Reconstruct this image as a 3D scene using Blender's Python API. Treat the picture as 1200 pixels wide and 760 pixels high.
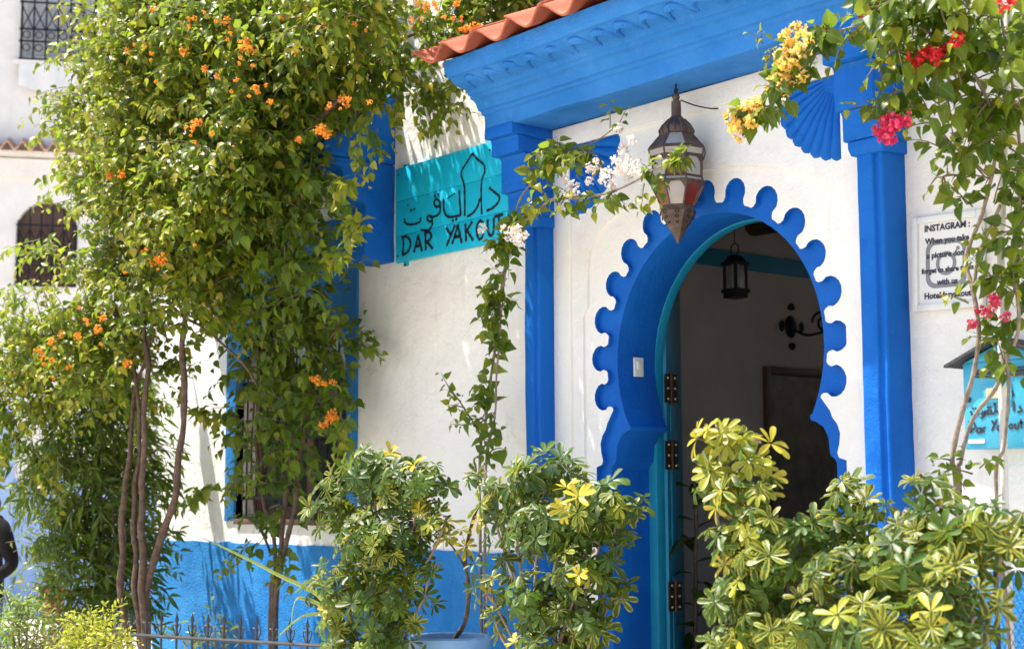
import bpy, bmesh, math, random
import numpy as np
from mathutils import Vector, Matrix, noise

random.seed(7)
R = math.radians
S = bpy.context.scene
COL = S.collection
for o in list(bpy.data.objects):
    bpy.data.objects.remove(o)

# ------------------------------------------------------------------ camera
F = 1830.0                                     # focal length in pixels of a 1200 px wide frame
YAW, PIT, ROLL = R(51.2), R(6.4), R(-0.24)
CAM = Vector((5.0, -5.4, 1.6))
ax = Vector((-math.sin(YAW)*math.cos(PIT), math.cos(YAW)*math.cos(PIT), math.sin(PIT)))
rt0 = Vector((math.cos(YAW), math.sin(YAW), 0)); up0 = rt0.cross(ax)
rt = rt0*math.cos(ROLL) + up0*math.sin(ROLL)
up = up0*math.cos(ROLL) - rt0*math.sin(ROLL)
cd = bpy.data.cameras.new('camera'); cam = bpy.data.objects.new('camera', cd); COL.objects.link(cam)
M = Matrix((rt, up, -ax)).transposed().to_4x4(); M.translation = CAM
cam.matrix_world = M
cd.sensor_width = 36; cd.lens = F/1200*36; cd.clip_start = 0.1; cd.clip_end = 500
cd.dof.use_dof = True; cd.dof.focus_distance = 7.2; cd.dof.aperture_fstop = 3.2
S.camera = cam

# ------------------------------------------------------------------ sky, sun, exposure
SUN = Vector((-0.36, -0.25, 0.90)).normalized()      # direction towards the sun
elev = math.asin(SUN.z)
w = bpy.data.worlds.new('World'); S.world = w; w.use_nodes = True
nt = w.node_tree
sk = nt.nodes.new('ShaderNodeTexSky'); sk.sky_type = 'NISHITA'; sk.sun_disc = False
sk.sun_elevation = elev; sk.sun_rotation = math.atan2(SUN.x, SUN.y)
sk.dust_density = 1.5; sk.air_density = 1.0
nt.links.new(sk.outputs[0], nt.nodes['Background'].inputs[0])
nt.nodes['Background'].inputs[1].default_value = 0.13
sd = bpy.data.lights.new('sun', 'SUN'); sun = bpy.data.objects.new('sun', sd); COL.objects.link(sun)
sd.energy = 5.0; sd.angle = R(0.5); sd.color = (1.0, 0.94, 0.84)
sun.rotation_euler = SUN.to_track_quat('Z', 'Y').to_euler(); sun.location = (0, -5, 12)
S.render.engine = 'CYCLES'; S.cycles.max_bounces = 8; S.cycles.diffuse_bounces = 4; S.cycles.transmission_bounces = 4
S.view_settings.view_transform = 'Standard'; S.view_settings.look = 'None'
S.view_settings.gamma = 1; S.view_settings.use_curve_mapping = False
S.view_settings.exposure = 1.28

# ------------------------------------------------------------------ helpers: measuring
def ray(x, y): return ax + rt*((x-600)/F) + up*((380-y)/F)
def at(x, y, Y=0.0):
    d = ray(x, y); return CAM + d*((Y-CAM.y)/d.y)
def atX(x, y, X):
    d = ray(x, y); return CAM + d*((X-CAM.x)/d.x)
def atD(x, y, D): return CAM + ray(x, y)*D
def onpl(x, y, P, n):
    d = ray(x, y); return CAM + d*((P-CAM).dot(n)/d.dot(n))

# ------------------------------------------------------------------ helpers: materials
def nodes(name):
    m = bpy.data.materials.new(name); m.use_nodes = True
    return m, m.node_tree, m.node_tree.nodes['Principled BSDF']
def mapped(nt, scale=1.0, kind='Object'):
    tc = nt.nodes.new('ShaderNodeTexCoord'); mp = nt.nodes.new('ShaderNodeMapping')
    mp.inputs['Scale'].default_value = (scale,)*3 if not hasattr(scale, '__len__') else scale
    nt.links.new(tc.outputs[kind], mp.inputs[0]); return mp.outputs[0]
def noise_n(nt, vec, scale, detail=4, rough=.55):
    n = nt.nodes.new('ShaderNodeTexNoise'); n.inputs['Scale'].default_value = scale
    n.inputs['Detail'].default_value = detail; n.inputs['Roughness'].default_value = rough
    nt.links.new(vec, n.inputs['Vector']); return n.outputs['Fac']
def ramp(nt, fac, stops):
    r = nt.nodes.new('ShaderNodeValToRGB'); el = r.color_ramp.elements
    while len(el) < len(stops): el.new(0.5)
    for e, (p, c) in zip(el, stops): e.position = p; e.color = (*c, 1)
    nt.links.new(fac, r.inputs[0]); return r.outputs[0]
def mixc(nt, fac, a, b, mode='MIX'):
    m = nt.nodes.new('ShaderNodeMix'); m.data_type = 'RGBA'; m.blend_type = mode
    if isinstance(fac, (int, float)): m.inputs[0].default_value = fac
    else: nt.links.new(fac, m.inputs[0])
    for v, s in ((a, m.inputs[6]), (b, m.inputs[7])):
        if isinstance(v, tuple): s.default_value = (*v, 1)
        else: nt.links.new(v, s)
    return m.outputs[2]
def bump(nt, b, h, strength, dist=.01, prev=None):
    bn = nt.nodes.new('ShaderNodeBump'); bn.inputs['Strength'].default_value = strength
    bn.inputs['Distance'].default_value = dist
    nt.links.new(h, bn.inputs['Height'])
    if prev is not None: nt.links.new(prev, bn.inputs['Normal'])
    nt.links.new(bn.outputs[0], b.inputs['Normal']); return bn.outputs[0]
def plaster(name, c0, c1, rough=.75, fine=.35, coarse=.5, worn=None, fscale=110, dirt=None, spec=.15, fdist=.004, chips=0, cracks=0, crackc=(.38, .34, .30), patch=None):
    """brushed lime-washed plaster: mottled colour, worn specks, trowel waves and grain"""
    m, nt, b = nodes(name); v = mapped(nt)
    n1 = noise_n(nt, v, 3.2, 6, .62)
    c = ramp(nt, n1, [(.3, c0), (.72, c1)])
    if worn:
        n2 = noise_n(nt, v, 17, 8, .7)
        mk = ramp(nt, n2, [(.60, (0, 0, 0)), (.74, (.55, .55, .55))]); c = mixc(nt, mk, c, worn)
    if dirt:
        vs = mapped(nt, (9, 9, .9)); n3 = noise_n(nt, vs, 1.2, 5, .65)
        mk = ramp(nt, n3, [(.56, (0, 0, 0)), (.80, (.5, .5, .5))]); c = mixc(nt, mk, c, dirt)
    crk = None
    if cracks:
        wv = nt.nodes.new('ShaderNodeTexNoise'); wv.inputs['Scale'].default_value = 2.6; wv.inputs['Detail'].default_value = 6
        nt.links.new(v, wv.inputs['Vector'])
        av = nt.nodes.new('ShaderNodeVectorMath'); av.operation = 'MULTIPLY_ADD'; av.inputs[1].default_value = (.55,)*3
        nt.links.new(wv.outputs['Color'], av.inputs[0]); nt.links.new(v, av.inputs[2])
        vo = nt.nodes.new('ShaderNodeTexVoronoi'); vo.feature = 'DISTANCE_TO_EDGE'; vo.inputs['Scale'].default_value = cracks
        nt.links.new(av.outputs[0], vo.inputs['Vector'])
        ln = ramp(nt, vo.outputs['Distance'], [(.0, (1, 1, 1)), (.007, (0, 0, 0))])
        ms = ramp(nt, noise_n(nt, v, 1.1, 3), [(.50, (0, 0, 0)), (.60, (.75, .75, .75))])
        crk = mixc(nt, 1.0, ln, ms, 'MULTIPLY'); c = mixc(nt, crk, c, crackc)
    if chips:
        cm = ramp(nt, noise_n(nt, v, 21, 9, .72), [(chips, (0, 0, 0)), (chips+.012, (1, 1, 1))]); c = mixc(nt, cm, c, (.50, .56, .68))
    if patch:
        pm = ramp(nt, noise_n(nt, v, 1.7, 5, .6), [(.505, (0, 0, 0)), (.525, (.7, .7, .7))]); c = mixc(nt, pm, c, patch)
    nt.links.new(c, b.inputs['Base Color'])
    b.inputs['Roughness'].default_value = rough; b.inputs['Specular IOR Level'].default_value = spec
    p = bump(nt, b, noise_n(nt, v, 9, 5, .6), coarse, .02)
    bump(nt, b, noise_n(nt, v, fscale, 4, .6), fine, fdist, p)
    return m
def plain(name, c, rough=.5, metal=0., var=.25, scale=20, bumps=.15, spec=.5, c2=None):
    m, nt, b = nodes(name); v = mapped(nt)
    n = noise_n(nt, v, scale, 5, .6)
    d = c2 or tuple(x*(1-var) for x in c)
    nt.links.new(ramp(nt, n, [(.32, d), (.68, c)]), b.inputs['Base Color'])
    b.inputs['Roughness'].default_value = rough; b.inputs['Metallic'].default_value = metal
    b.inputs['Specular IOR Level'].default_value = spec
    if bumps: bump(nt, b, noise_n(nt, v, scale*4, 3), bumps, .004)
    return m
def leafmat(name, stops, rough=.42, trans=.35, vein=.35, tl=(.35, .5, .05), marg=None, mix_tl=None):
    """stops: colour ramp over the leaf's own random number kept in UV layer 'rnd'"""
    m, nt, b = nodes(name)
    ur = nt.nodes.new('ShaderNodeUVMap'); ur.uv_map = 'rnd'
    sp = nt.nodes.new('ShaderNodeSeparateXYZ'); nt.links.new(ur.outputs[0], sp.inputs[0])
    c = ramp(nt, sp.outputs[0], stops)
    ul = nt.nodes.new('ShaderNodeUVMap'); ul.uv_map = 'leaf'
    s2 = nt.nodes.new('ShaderNodeSeparateXYZ'); nt.links.new(ul.outputs[0], s2.inputs[0])
    # distance from the midrib 0..1
    a1 = nt.nodes.new('ShaderNodeMath'); a1.operation = 'SUBTRACT'; a1.inputs[1].default_value = .5
    nt.links.new(s2.outputs[0], a1.inputs[0])
    a2 = nt.nodes.new('ShaderNodeMath'); a2.operation = 'ABSOLUTE'; nt.links.new(a1.outputs[0], a2.inputs[0])
    if marg:
        ad = nt.nodes.new('ShaderNodeVectorMath'); ad.operation = 'ADD'
        nt.links.new(ul.outputs[0], ad.inputs[0])
        sc = nt.nodes.new('ShaderNodeVectorMath'); sc.operation = 'SCALE'; sc.inputs['Scale'].default_value = 37.
        nt.links.new(ur.outputs[0], sc.inputs[0]); nt.links.new(sc.outputs[0], ad.inputs[1])
        nz = noise_n(nt, ad.outputs[0], 2.6, 3, .6)
        s = nt.nodes.new('ShaderNodeMath'); s.operation = 'MULTIPLY_ADD'; s.inputs[1].default_value = .85
        nt.links.new(a2.outputs[0], s.inputs[0]); nt.links.new(nz, s.inputs[2])
        t = nt.nodes.new('ShaderNodeMath'); t.operation = 'MULTIPLY_ADD'; t.inputs[1].default_value = .38; 
        nt.links.new(sp.outputs[1], t.inputs[0]); nt.links.new(s.outputs[0], t.inputs[2])
        dv = nt.nodes.new('ShaderNodeMath'); dv.operation = 'MULTIPLY'; dv.inputs[1].default_value = .72; nt.links.new(t.outputs[0], dv.inputs[0])
        mk = ramp(nt, dv.outputs[0], [(.725, (0, 0, 0)), (.83, (.9, .9, .9))])
        c = mixc(nt, mk, c, marg)
    mk = ramp(nt, a2.outputs[0], [(.0, (vein,)*3), (.07, (0, 0, 0))]); c = mixc(nt, mk, c, (.3, .38, .12))
    nt.links.new(c, b.inputs['Base Color'])
    b.inputs['Roughness'].default_value = rough; b.inputs['Specular IOR Level'].default_value = .3
    tr = nt.nodes.new('ShaderNodeBsdfTranslucent')
    nt.links.new(mixc(nt, .6, c, tl), tr.inputs[0])
    mx = nt.nodes.new('ShaderNodeMixShader'); mx.inputs[0].default_value = trans
    nt.links.new(b.outputs[0], mx.inputs[1]); nt.links.new(tr.outputs[0], mx.inputs[2])
    nt.links.new(mx.outputs[0], nt.nodes['Material Output'].inputs[0])
    return m

MT = {}
MT['white'] = plaster('white limewash', (.77, .74, .70), (.86, .835, .80), .85, .7, .95, cracks=.9, crackc=(.56, .51, .46), patch=(.80, .775, .735), dirt=(.58, .53, .47))
MT['trim_white'] = plaster('smooth white plaster', (.77, .74, .70), (.86, .835, .80), .8, .5, .75, patch=(.79, .76, .71), dirt=(.62, .57, .51))
MT['blue'] = plaster('cobalt paint', (.004, .098, .42), (.008, .138, .52), .6, .45, .55, worn=(.045, .20, .58), dirt=(.03, .16, .52), patch=(.008, .125, .50), chips=.735, spec=.12)
MT['blue_shaded'] = plaster('shaded cobalt paint', (.003, .088, .40), (.006, .122, .49), .6, .4, .5, worn=(.02, .14, .54), dirt=(.004, .06, .34), chips=.745, spec=.15)  # same cobalt paint darkened, shade of the arch recess put into the colour
MT['cornice'] = plaster('chalky cobalt paint', (.020, .155, .47), (.045, .215, .57), .8, .55, .9, chips=.735, worn=(.10, .27, .62), dirt=(.07, .22, .58), spec=.1)
MT['dado'] = plaster('bright blue rough stucco', (.022, .20, .56), (.050, .29, .68), .85, 1.0, 1.0, chips=.73, worn=(.12, .38, .76), dirt=(.10, .26, .52), spec=.1, fscale=75, fdist=.018)
MT['turq'] = plaster('turquoise door paint', (.003, .17, .30), (.006, .23, .38), .5, .15, .2, worn=(.03, .30, .44), dirt=(.01, .12, .22), spec=.3)
MT['sign'] = plaster('turquoise sign paint', (.003, .40, .62), (.008, .48, .70), .55, .2, .15, worn=(.06, .52, .64), dirt=(.03, .30, .42), spec=.25)
MT['black_paint'] = plain('black lettering paint', (.012, .014, .02), .5, 0, .3)
MT['tile'] = plaster('terracotta', (.34, .085, .05), (.50, .16, .095), .8, .6, .35, worn=(.60, .34, .22), dirt=(.20, .09, .06))
MT['tile_far'] = plaster('old terracotta', (.42, .24, .15), (.58, .38, .26), .85, .4, .4, worn=(.66, .52, .42))
MT['iron'] = plain('dark wrought iron', (.018, .018, .02), .55, .5, .4)
MT['iron_grey'] = plain('weathered iron', (.07, .07, .075), .6, .5, .4)
MT['rust'] = plain('aged brown tin', (.135, .085, .065), .5, .35, .5, 30, .4, c2=(.05, .034, .03))
MT['brass'] = plain('old brass hinge', (.065, .038, .02), .45, .6, .6, 60, .3)
MT['wood'] = plain('dark beam wood', (.045, .028, .018), .7, 0, .5, 12, .4)
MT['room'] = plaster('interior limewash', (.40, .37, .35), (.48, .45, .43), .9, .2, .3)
MT['floor_in'] = plain('interior tile', (.34, .22, .15), .5)
MT['picture'] = plain('faded picture', (.20, .17, .13), .5, 0, .4, 7, .1, c2=(.08, .08, .07))
MT['frame_wood'] = plain('brown frame', (.10, .06, .035), .5)
MT['plastic'] = plain('white plastic', (.72, .72, .70), .4, 0, .1)
MT['conduit'] = plain('off white conduit', (.66, .63, .58), .55, 0, .15)
MT['paper'] = plain('paper sheet', (.74, .73, .72), .6, 0, .05, 10, 0)
MT['ink'] = plain('dark ink', (.03, .03, .045), .6, 0, .1, 10, 0)
MT['grey_ink'] = plain('grey printed emblem', (.22, .22, .24), .6, 0, .1, 10, 0)
MT['box_blue'] = plaster('mailbox blue enamel', (.03, .33, .52), (.06, .42, .60), .35, .1, .2, worn=(.20, .52, .64), spec=.5)
MT['slate'] = plain('tarred felt', (.05, .05, .055), .8, 0, .4, 30, .5)
MT['cream'] = plain('cream plate', (.62, .52, .32), .5)
MT['bark'] = plain('vine bark', (.155, .095, .062), .85, 0, .5, 28, .9, c2=(.06, .036, .024))
MT['bark_pale'] = plain('grey brown bark', (.33, .26, .20), .85, 0, .4, 26, .8, c2=(.17, .12, .09))
MT['twig'] = plain('green brown twig', (.16, .13, .05), .75, 0, .4)
MT['pot_blue'] = plaster('pale blue pot glaze', (.16, .36, .66), (.22, .43, .72), .45, .2, .3, spec=.5)
MT['pot_red'] = plain('red pot', (.42, .05, .04), .5)
MT['soil'] = plain('soil', (.06, .04, .028), .95, 0, .5, 30, .8)
MT['pave'] = plaster('pale stone paving', (.56, .50, .42), (.66, .60, .52), .85, .4, .6)
MT['street'] = plaster('street paving', (.50, .45, .38), (.60, .54, .46), .85, .4, .6)
MT['far_white'] = plaster('far limewash', (.64, .61, .58), (.74, .71, .68), .9, .2, .6, dirt=(.56, .52, .48), patch=(.72, .69, .66))
MT['far_lilac'] = plaster('far pale blue wash', (.22, .36, .66), (.36, .47, .72), .9, .2, .5, worn=(.55, .62, .76))
MT['far_dark'] = plain('dark window wood', (.10, .05, .035), .6)
MT['cloth'] = plain('white cloth', (.72, .70, .68), .9, 0, .1, 6, .3)
MT['jacket'] = plain('black jacket', (.022, .020, .020), .95, 0, .5, 12, .6, spec=.1)
MT['jeans'] = plain('blue jeans', (.035, .075, .16), .85, 0, .3, 40, .3)
MT['skin'] = plain('skin', (.42, .22, .15), .5, 0, .15, 20, .1)
MT['hair'] = plain('dark hair', (.02, .014, .01), .6)
MT['flyer'] = plain('pale green paper', (.50, .66, .36), .6, 0, .15, 12, 0)
MT['lens'] = plain('black lamp housing', (.02, .02, .022), .4)
def glass(name, c, rough=.25, alpha_mix=.35):
    m, nt, b = nodes(name)
    v = mapped(nt); n = noise_n(nt, v, 14, 4)
    nt.links.new(ramp(nt, n, [(.3, tuple(x*.75 for x in c)), (.7, c)]), b.inputs['Base Color'])
    b.inputs['Roughness'].default_value = rough; b.inputs['Transmission Weight'].default_value = alpha_mix
    bump(nt, b, noise_n(nt, v, 60), .2, .004); return m
MT['glass_milk'] = glass('milky lantern glass', (.50, .47, .44), .3, .25)
MT['glass_red'] = glass('red lantern glass', (.24, .035, .015), .25, .3)
MT['glass_orange'] = glass('amber lantern glass', (.24, .06, .015), .2, .3)
MT['glass_clear'] = glass('clear lantern glass', (.9, .9, .9), .03, .96)
MT['pale_pane'] = glass('curtained window glass', (.45, .45, .46), .1, 0)
MT['pane'] = glass('dark window glass', (.03, .035, .04), .08, 0)
Gd, Gm, Gl, Gy, Go = (.012, .036, .003), (.042, .086, .004), (.135, .178, .007), (.31, .265, .012), (.50, .22, .03)
MT['leaf_boug'] = leafmat('bougainvillea leaf', [(0, Gd), (.30, Gm), (.62, Gl), (.88, Gy), (1, (.45, .36, .05))], .36, .42)
MT['leaf_dark'] = leafmat('deep green leaf', [(0, (.018, .05, .010)), (.5, Gd), (.85, Gm), (1, Gl)], .38, .3)
MT['leaf_lance'] = leafmat('lance leaf', [(0, Gd), (.5, Gm), (.85, Gl), (1, Gy)], .36, .32)
MT['leaf_schef'] = leafmat('variegated umbrella leaf', [(0, (.011, .036, .005)), (.45, (.028, .078, .007)), (.80, (.072, .14, .010)), (.86, (.17, .22, .014)), (.95, (.42, .36, .02)), (.985, (.52, .36, .03)), (1, (.55, .18, .015))],
                           .42, .28, .15, (.4, .45, .04), marg=(.36, .33, .04))
MT['leaf_gold'] = leafmat('golden shrub leaf', [(0, (.20, .24, .02)), (.5, (.45, .45, .03)), (1, (.60, .55, .06))], .45, .35)
MT['leaf_rust'] = leafmat('russet leaf', [(0, (.05, .06, .02)), (.5, (.14, .10, .04)), (1, (.28, .14, .07))], .5, .3)
MT['leaf_pale'] = leafmat('pale fresh leaf', [(0, Gm), (.5, (.20, .30, .05)), (1, (.38, .42, .10))], .45, .4)
def petal(name, stops, tl):
    return leafmat(name, stops, .6, .4, 0, tl)
MT['fl_orange'] = petal('orange bracts', [(0, (.75, .20, .015)), (.6, (.85, .34, .03)), (1, (.85, .45, .12))], (.9, .35, .03))
MT['fl_yellow'] = petal('yellow bracts', [(0, (.85, .50, .06)), (.5, (.88, .62, .14)), (1, (.88, .76, .42))], (.9, .6, .15))
MT['fl_white'] = petal('white bracts', [(0, (.78, .62, .52)), (.5, (.85, .80, .74)), (1, (.88, .86, .82))], (.85, .75, .65))
MT['fl_red'] = petal('red bracts', [(0, (.62, .015, .03)), (.6, (.78, .04, .06)), (1, (.80, .12, .05))], (.85, .05, .05))
MT['fl_pink'] = petal('magenta bracts', [(0, (.62, .015, .10)), (.6, (.78, .05, .17)), (1, (.82, .16, .22))], (.85, .08, .2))

# ------------------------------------------------------------------ helpers: geometry
def tag(o, label=None, cat=None, group=None, kind=None):
    if label: o['label'] = label
    if cat: o['category'] = cat
    if group: o['group'] = group
    if kind: o['kind'] = kind
    return o
def empty(name, loc=(0, 0, 0), label=None, cat=None, group=None):
    o = bpy.data.objects.new(name, None); COL.objects.link(o); o.location = loc
    o.empty_display_size = .1
    return tag(o, label, cat, group)
def wloc(o):
    v = Vector(o.location)
    while o.parent: o = o.parent; v += o.location
    return v
def link(name, me, parent=None, loc=None):
    o = bpy.data.objects.new(name, me); COL.objects.link(o)
    if parent: o.parent = parent
    if loc is not None: o.location = loc
    return o

class MB:
    """collects shapes in world coordinates; build() links them as ONE mesh object"""
    def __init__(s): s.v = []; s.f = []; s.m = []
    def add(s, vs, fs, mi=0):
        n = len(s.v); s.v += [tuple(v) for v in vs]
        s.f += [tuple(i+n for i in f) for f in fs]; s.m += [mi]*len(fs); return s
    def box(s, x0, x1, y0, y1, z0, z1, mi=0):
        v = [(x, y, z) for x in (x0, x1) for y in (y0, y1) for z in (z0, z1)]
        return s.add(v, [(0, 1, 3, 2), (4, 6, 7, 5), (0, 4, 5, 1), (2, 3, 7, 6), (0, 2, 6, 4), (1, 5, 7, 3)], mi)
    def prism(s, poly, axis, a0, a1, mi=0, mcap=None):
        n = len(poly)
        P = {'x': lambda p, a: (a, p[0], p[1]), 'y': lambda p, a: (p[0], a, p[1]), 'z': lambda p, a: (p[0], p[1], a)}[axis]
        v = [P(p, a0) for p in poly] + [P(p, a1) for p in poly]
        s.add(v, [(i, (i+1) % n, n+(i+1) % n, n+i) for i in range(n)], mi)
        s.f += [tuple(range(len(s.v)-2*n, len(s.v)-n))[::-1], tuple(range(len(s.v)-n, len(s.v)))]
        s.m += [mi if mcap is None else mcap]*2; return s
    def tube(s, pts, r, n=6, mi=0, cap=True):
        pts = [Vector(p) for p in pts]; k = len(pts)
        rr = [r]*k if isinstance(r, (int, float)) else r
        vs = []; prev = None
        for i, p in enumerate(pts):
            t = (pts[min(i+1, k-1)] - pts[max(i-1, 0)])
            t = t.normalized() if t.length > 1e-9 else Vector((0, 0, 1))
            if prev is None:
                a = t.cross(Vector((0, 0, 1)) if abs(t.z) < .9 else Vector((1, 0, 0))).normalized()
            else:
                a = prev - t*prev.dot(t); a = a.normalized() if a.length > 1e-6 else t.orthogonal().normalized()
            prev = a; b = t.cross(a)
            for j in range(n):
                g = 2*math.pi*j/n; vs.append(p + a*(math.cos(g)*rr[i]) + b*(math.sin(g)*rr[i]))
        fs = [(i*n+j, i*n+(j+1) % n, (i+1)*n+(j+1) % n, (i+1)*n+j) for i in range(k-1) for j in range(n)]
        if cap: fs += [tuple(range(n))[::-1], tuple(range((k-1)*n, k*n))]
        return s.add(vs, fs, mi)
    def lathe(s, prof, c=(0, 0, 0), n=16, ph=0., mi=0):
        vs = []; k = len(prof)
        for (r, z) in prof:
            for j in range(n):
                g = 2*math.pi*(j+ph)/n; vs.append((c[0]+r*math.cos(g), c[1]+r*math.sin(g), c[2]+z))
        fs = [(i*n+j, i*n+(j+1) % n, (i+1)*n+(j+1) % n, (i+1)*n+j) for i in range(k-1) for j in range(n)]
        fs += [tuple(range(n))[::-1], tuple(range((k-1)*n, k*n))]
        return s.add(vs, fs, mi)
    def plate(s, outer, holes, y0, y1, mi=0, ms=None):
        """a plate in the XZ plane with holes, from y0 (front) to y1 (back)"""
        bm = bmesh.new(); loops = [outer]+holes; idx = {}; off = 0; ed = []
        for lp in loops:
            vv = [bm.verts.new((p[0], 0, p[1])) for p in lp]
            for q, v in enumerate(vv): idx[v] = off+q
            ed += [bm.edges.new((vv[i], vv[(i+1) % len(vv)])) for i in range(len(vv))]
            off += len(lp)
        bm.normal_update()
        bmesh.ops.triangle_fill(bm, use_beauty=True, use_dissolve=False, edges=ed)
        tri = []
        for f in bm.faces:
            t = [idx[v] for v in f.verts]; co = [v.co for v in f.verts]
            nrm = (co[1]-co[0]).cross(co[2]-co[0])
            tri.append(t if nrm.y < 0 else t[::-1])
        bm.free()
        fl = [p for lp in loops for p in lp]; N = len(fl)
        vs = [(p[0], y0, p[1]) for p in fl]+[(p[0], y1, p[1]) for p in fl]
        s.add(vs, [tuple(t) for t in tri], mi)
        b = len(s.v)-2*N
        for t in tri: s.f.append(tuple(b+N+i for i in t[::-1])); s.m.append(mi)
        off = b
        for lp in loops:
            n = len(lp)
            for i in range(n):
                j = (i+1) % n; s.f.append((off+i, off+j, off+N+j, off+N+i)); s.m.append(mi if ms is None else ms)
            off += n
        return s
    def build(s, name, mats, parent=None, bevel=0, sub=0, wob=0, wscale=2.5, smooth=35, recalc=True, seg=2):
        me = bpy.data.meshes.new(name)
        off = wloc(parent) if parent else Vector((0, 0, 0))
        me.from_pydata([tuple(Vector(v)-off) for v in s.v], [], s.f)
        for m in (mats if isinstance(mats, (list, tuple)) else [mats]): me.materials.append(MT[m])
        me.polygons.foreach_set('material_index', s.m)
        if bevel or sub or wob or recalc:
            bm = bmesh.new(); bm.from_mesh(me)
            if recalc: bmesh.ops.recalc_face_normals(bm, faces=bm.faces)
            if bevel:
                es = [e for e in bm.edges if len(e.link_faces) == 2 and e.calc_face_angle(0) > R(28)]
                bmesh.ops.bevel(bm, geom=es, offset=bevel, segments=seg, profile=.5, affect='EDGES', clamp_overlap=True)
            if sub:
                for _ in range(6):
                    es = [e for e in bm.edges if e.calc_length() > sub]
                    if not es or len(bm.verts) > 40000: break
                    bmesh.ops.subdivide_edges(bm, edges=es, cuts=1, use_grid_fill=True)
            if wob:
                for v in bm.verts:
                    q = (v.co+off)*wscale
                    v.co += noise.noise_vector(q)*wob + noise.noise_vector(q*4.1)*(wob*.4)
            bm.to_mesh(me); bm.free()
        me.update()
        if smooth: me.shade_smooth(); me.set_sharp_from_angle(angle=R(smooth))
        return link(name, me, parent)

def catmull(pts, n=6):
    P = [Vector(p) for p in pts]; out = []
    for i in range(len(P)-1):
        a, b, c, d = P[max(i-1, 0)], P[i], P[i+1], P[min(i+2, len(P)-1)]
        for k in range(n):
            t = k/n
            out.append(.5*((2*b)+(c-a)*t+(2*a-5*b+4*c-d)*t*t+(3*b-a-3*c+d)*t**3))
    out.append(P[-1]); return out
def jitter(pts, amp, rng):
    return [p+Vector((rng.uniform(-1, 1), rng.uniform(-1, 1), rng.uniform(-.6, .6)))*amp if 0 < i else p for i, p in enumerate(pts)]

# ================================================================== THE SETTING
g = MB(); g.box(-60, 40, -60, 60, -.3, 0); tag(g.build('street', 'street', bevel=0), kind='structure')
g = MB(); g.box(-6.0, 12, -2.15, 0.0, .004, .42); tag(g.build('terrace_ground', 'pave', bevel=.01), kind='structure')

# ================================================================== THE GUESTHOUSE
CX = -0.222; ZC = 2.295; RO = 0.68
house = empty('guesthouse', (CX, .2, .42), 'white and blue plastered guesthouse with horseshoe arch doorway', 'building')
TOPW = 6.2
# openings in the wall: doorway niche and window
DX0, DX1, DZ1 = -1.336, .812, 3.59
WX0, WX1, WZ0, WZ1 = -4.82, -3.38, 1.47, 3.02
wl = MB()
wl.box(-6.05, WX0, 0, .4, .3, TOPW); wl.box(WX0, WX1, 0, .4, .3, WZ0); wl.box(WX0, WX1, 0, .4, WZ1, TOPW)
wl.box(WX1, DX0, 0, .4, .3, TOPW); wl.box(DX0, DX1, 0.0, .4, DZ1, TOPW); wl.box(DX1, 7, 0, .4, .3, TOPW)
wl.box(-6.05, -5.65, .4, 7, .3, TOPW)
wl.build('wall', 'white', house, bevel=0, smooth=0)

# dado: rough blue stucco, a thin proud sheet with a wavering upper edge
def dado(x0, x1, zt, name='dado'):
    n = int((x1-x0)/.04); pts = [(x0, .35), (x1, .35)]
    pts += [(x1-(x1-x0)*i/n, zt+.012*noise.noise(((x1-(x1-x0)*i/n)*6, 3, 0))+.006*noise.noise((i*.9, 7, 1))) for i in range(n+1)]
    MB().plate(pts, [], -.014, .002).build(name, 'dado', house, smooth=0)
dado(-6.06, -1.475, 1.31); dado(.965, 6.9, 1.31)

# ---- pilasters and their stepped brackets (one piece each side)
def pilaster(x0, x1, bx0, bx1, yp):
    p = MB()
    # shaft with a sunk centre flute on the outer edge
    p.prism([(x0, .01), (x0, -yp+.012), (x0+.012, -yp), (x1-.055, -yp), (x1-.045, -yp+.018), (x1-.03, -yp+.018), (x1-.02, -yp), (x1-.008, -yp), (x1, -yp+.01), (x1, .01)], 'z', .30, 3.06)
    p.build('pilaster', 'blue', house, bevel=.006, sub=.16, wob=.005)
    c = MB()
    prof = [(.005, 3.045), (-yp-.004, 3.045), (-yp-.02, 3.075), (-yp-.02, 3.10), (-.175, 3.115), (-.175, 3.235), (-.19, 3.25), (-.205, 3.27), (-.205, 3.42), (-.22, 3.44),
            (-.262, 3.455), (-.262, 3.525), (-.270, 3.535), (-.305, 3.542), (-.305, 3.588), (.005, 3.588)]
    lo, hi = prof[:4], prof
    # the two lowest mouldings are only as wide as the shaft plus a lip
    c.prism([(.005, 3.05), (-yp-.006, 3.05), (-yp-.024, 3.078), (-yp-.024, 3.112), (.005, 3.112)], 'x', x0-.018, x1+.014)
    c.prism([(.005, 3.11), (-.178, 3.115), (-.180, 3.225), (-.195, 3.245), (.005, 3.245)], 'x', (x0+bx0)/2, x1+.012)
    c.prism([(.005, 3.243), (-.206, 3.247), (-.206, 3.425), (-.222, 3.443), (.005, 3.443)], 'x', bx0+.02, bx1+.002)
    c.prism([(.005, 3.441), (-.262, 3.445), (-.262, 3.522), (-.275, 3.535), (.005, 3.535)], 'x', bx0+.006, bx1-.001)
    c.prism([(.005, 3.533), (-.306, 3.537), (-.306, 3.60), (.005, 3.60)], 'x', bx0, bx1+.003)
    c.build('bracket', 'blue', house, bevel=.009, sub=.12, wob=.006)
pilaster(-1.467, -1.334, -1.57, -1.334, .118)
pilaster(.812, .958, .735, .958, .150)

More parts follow.
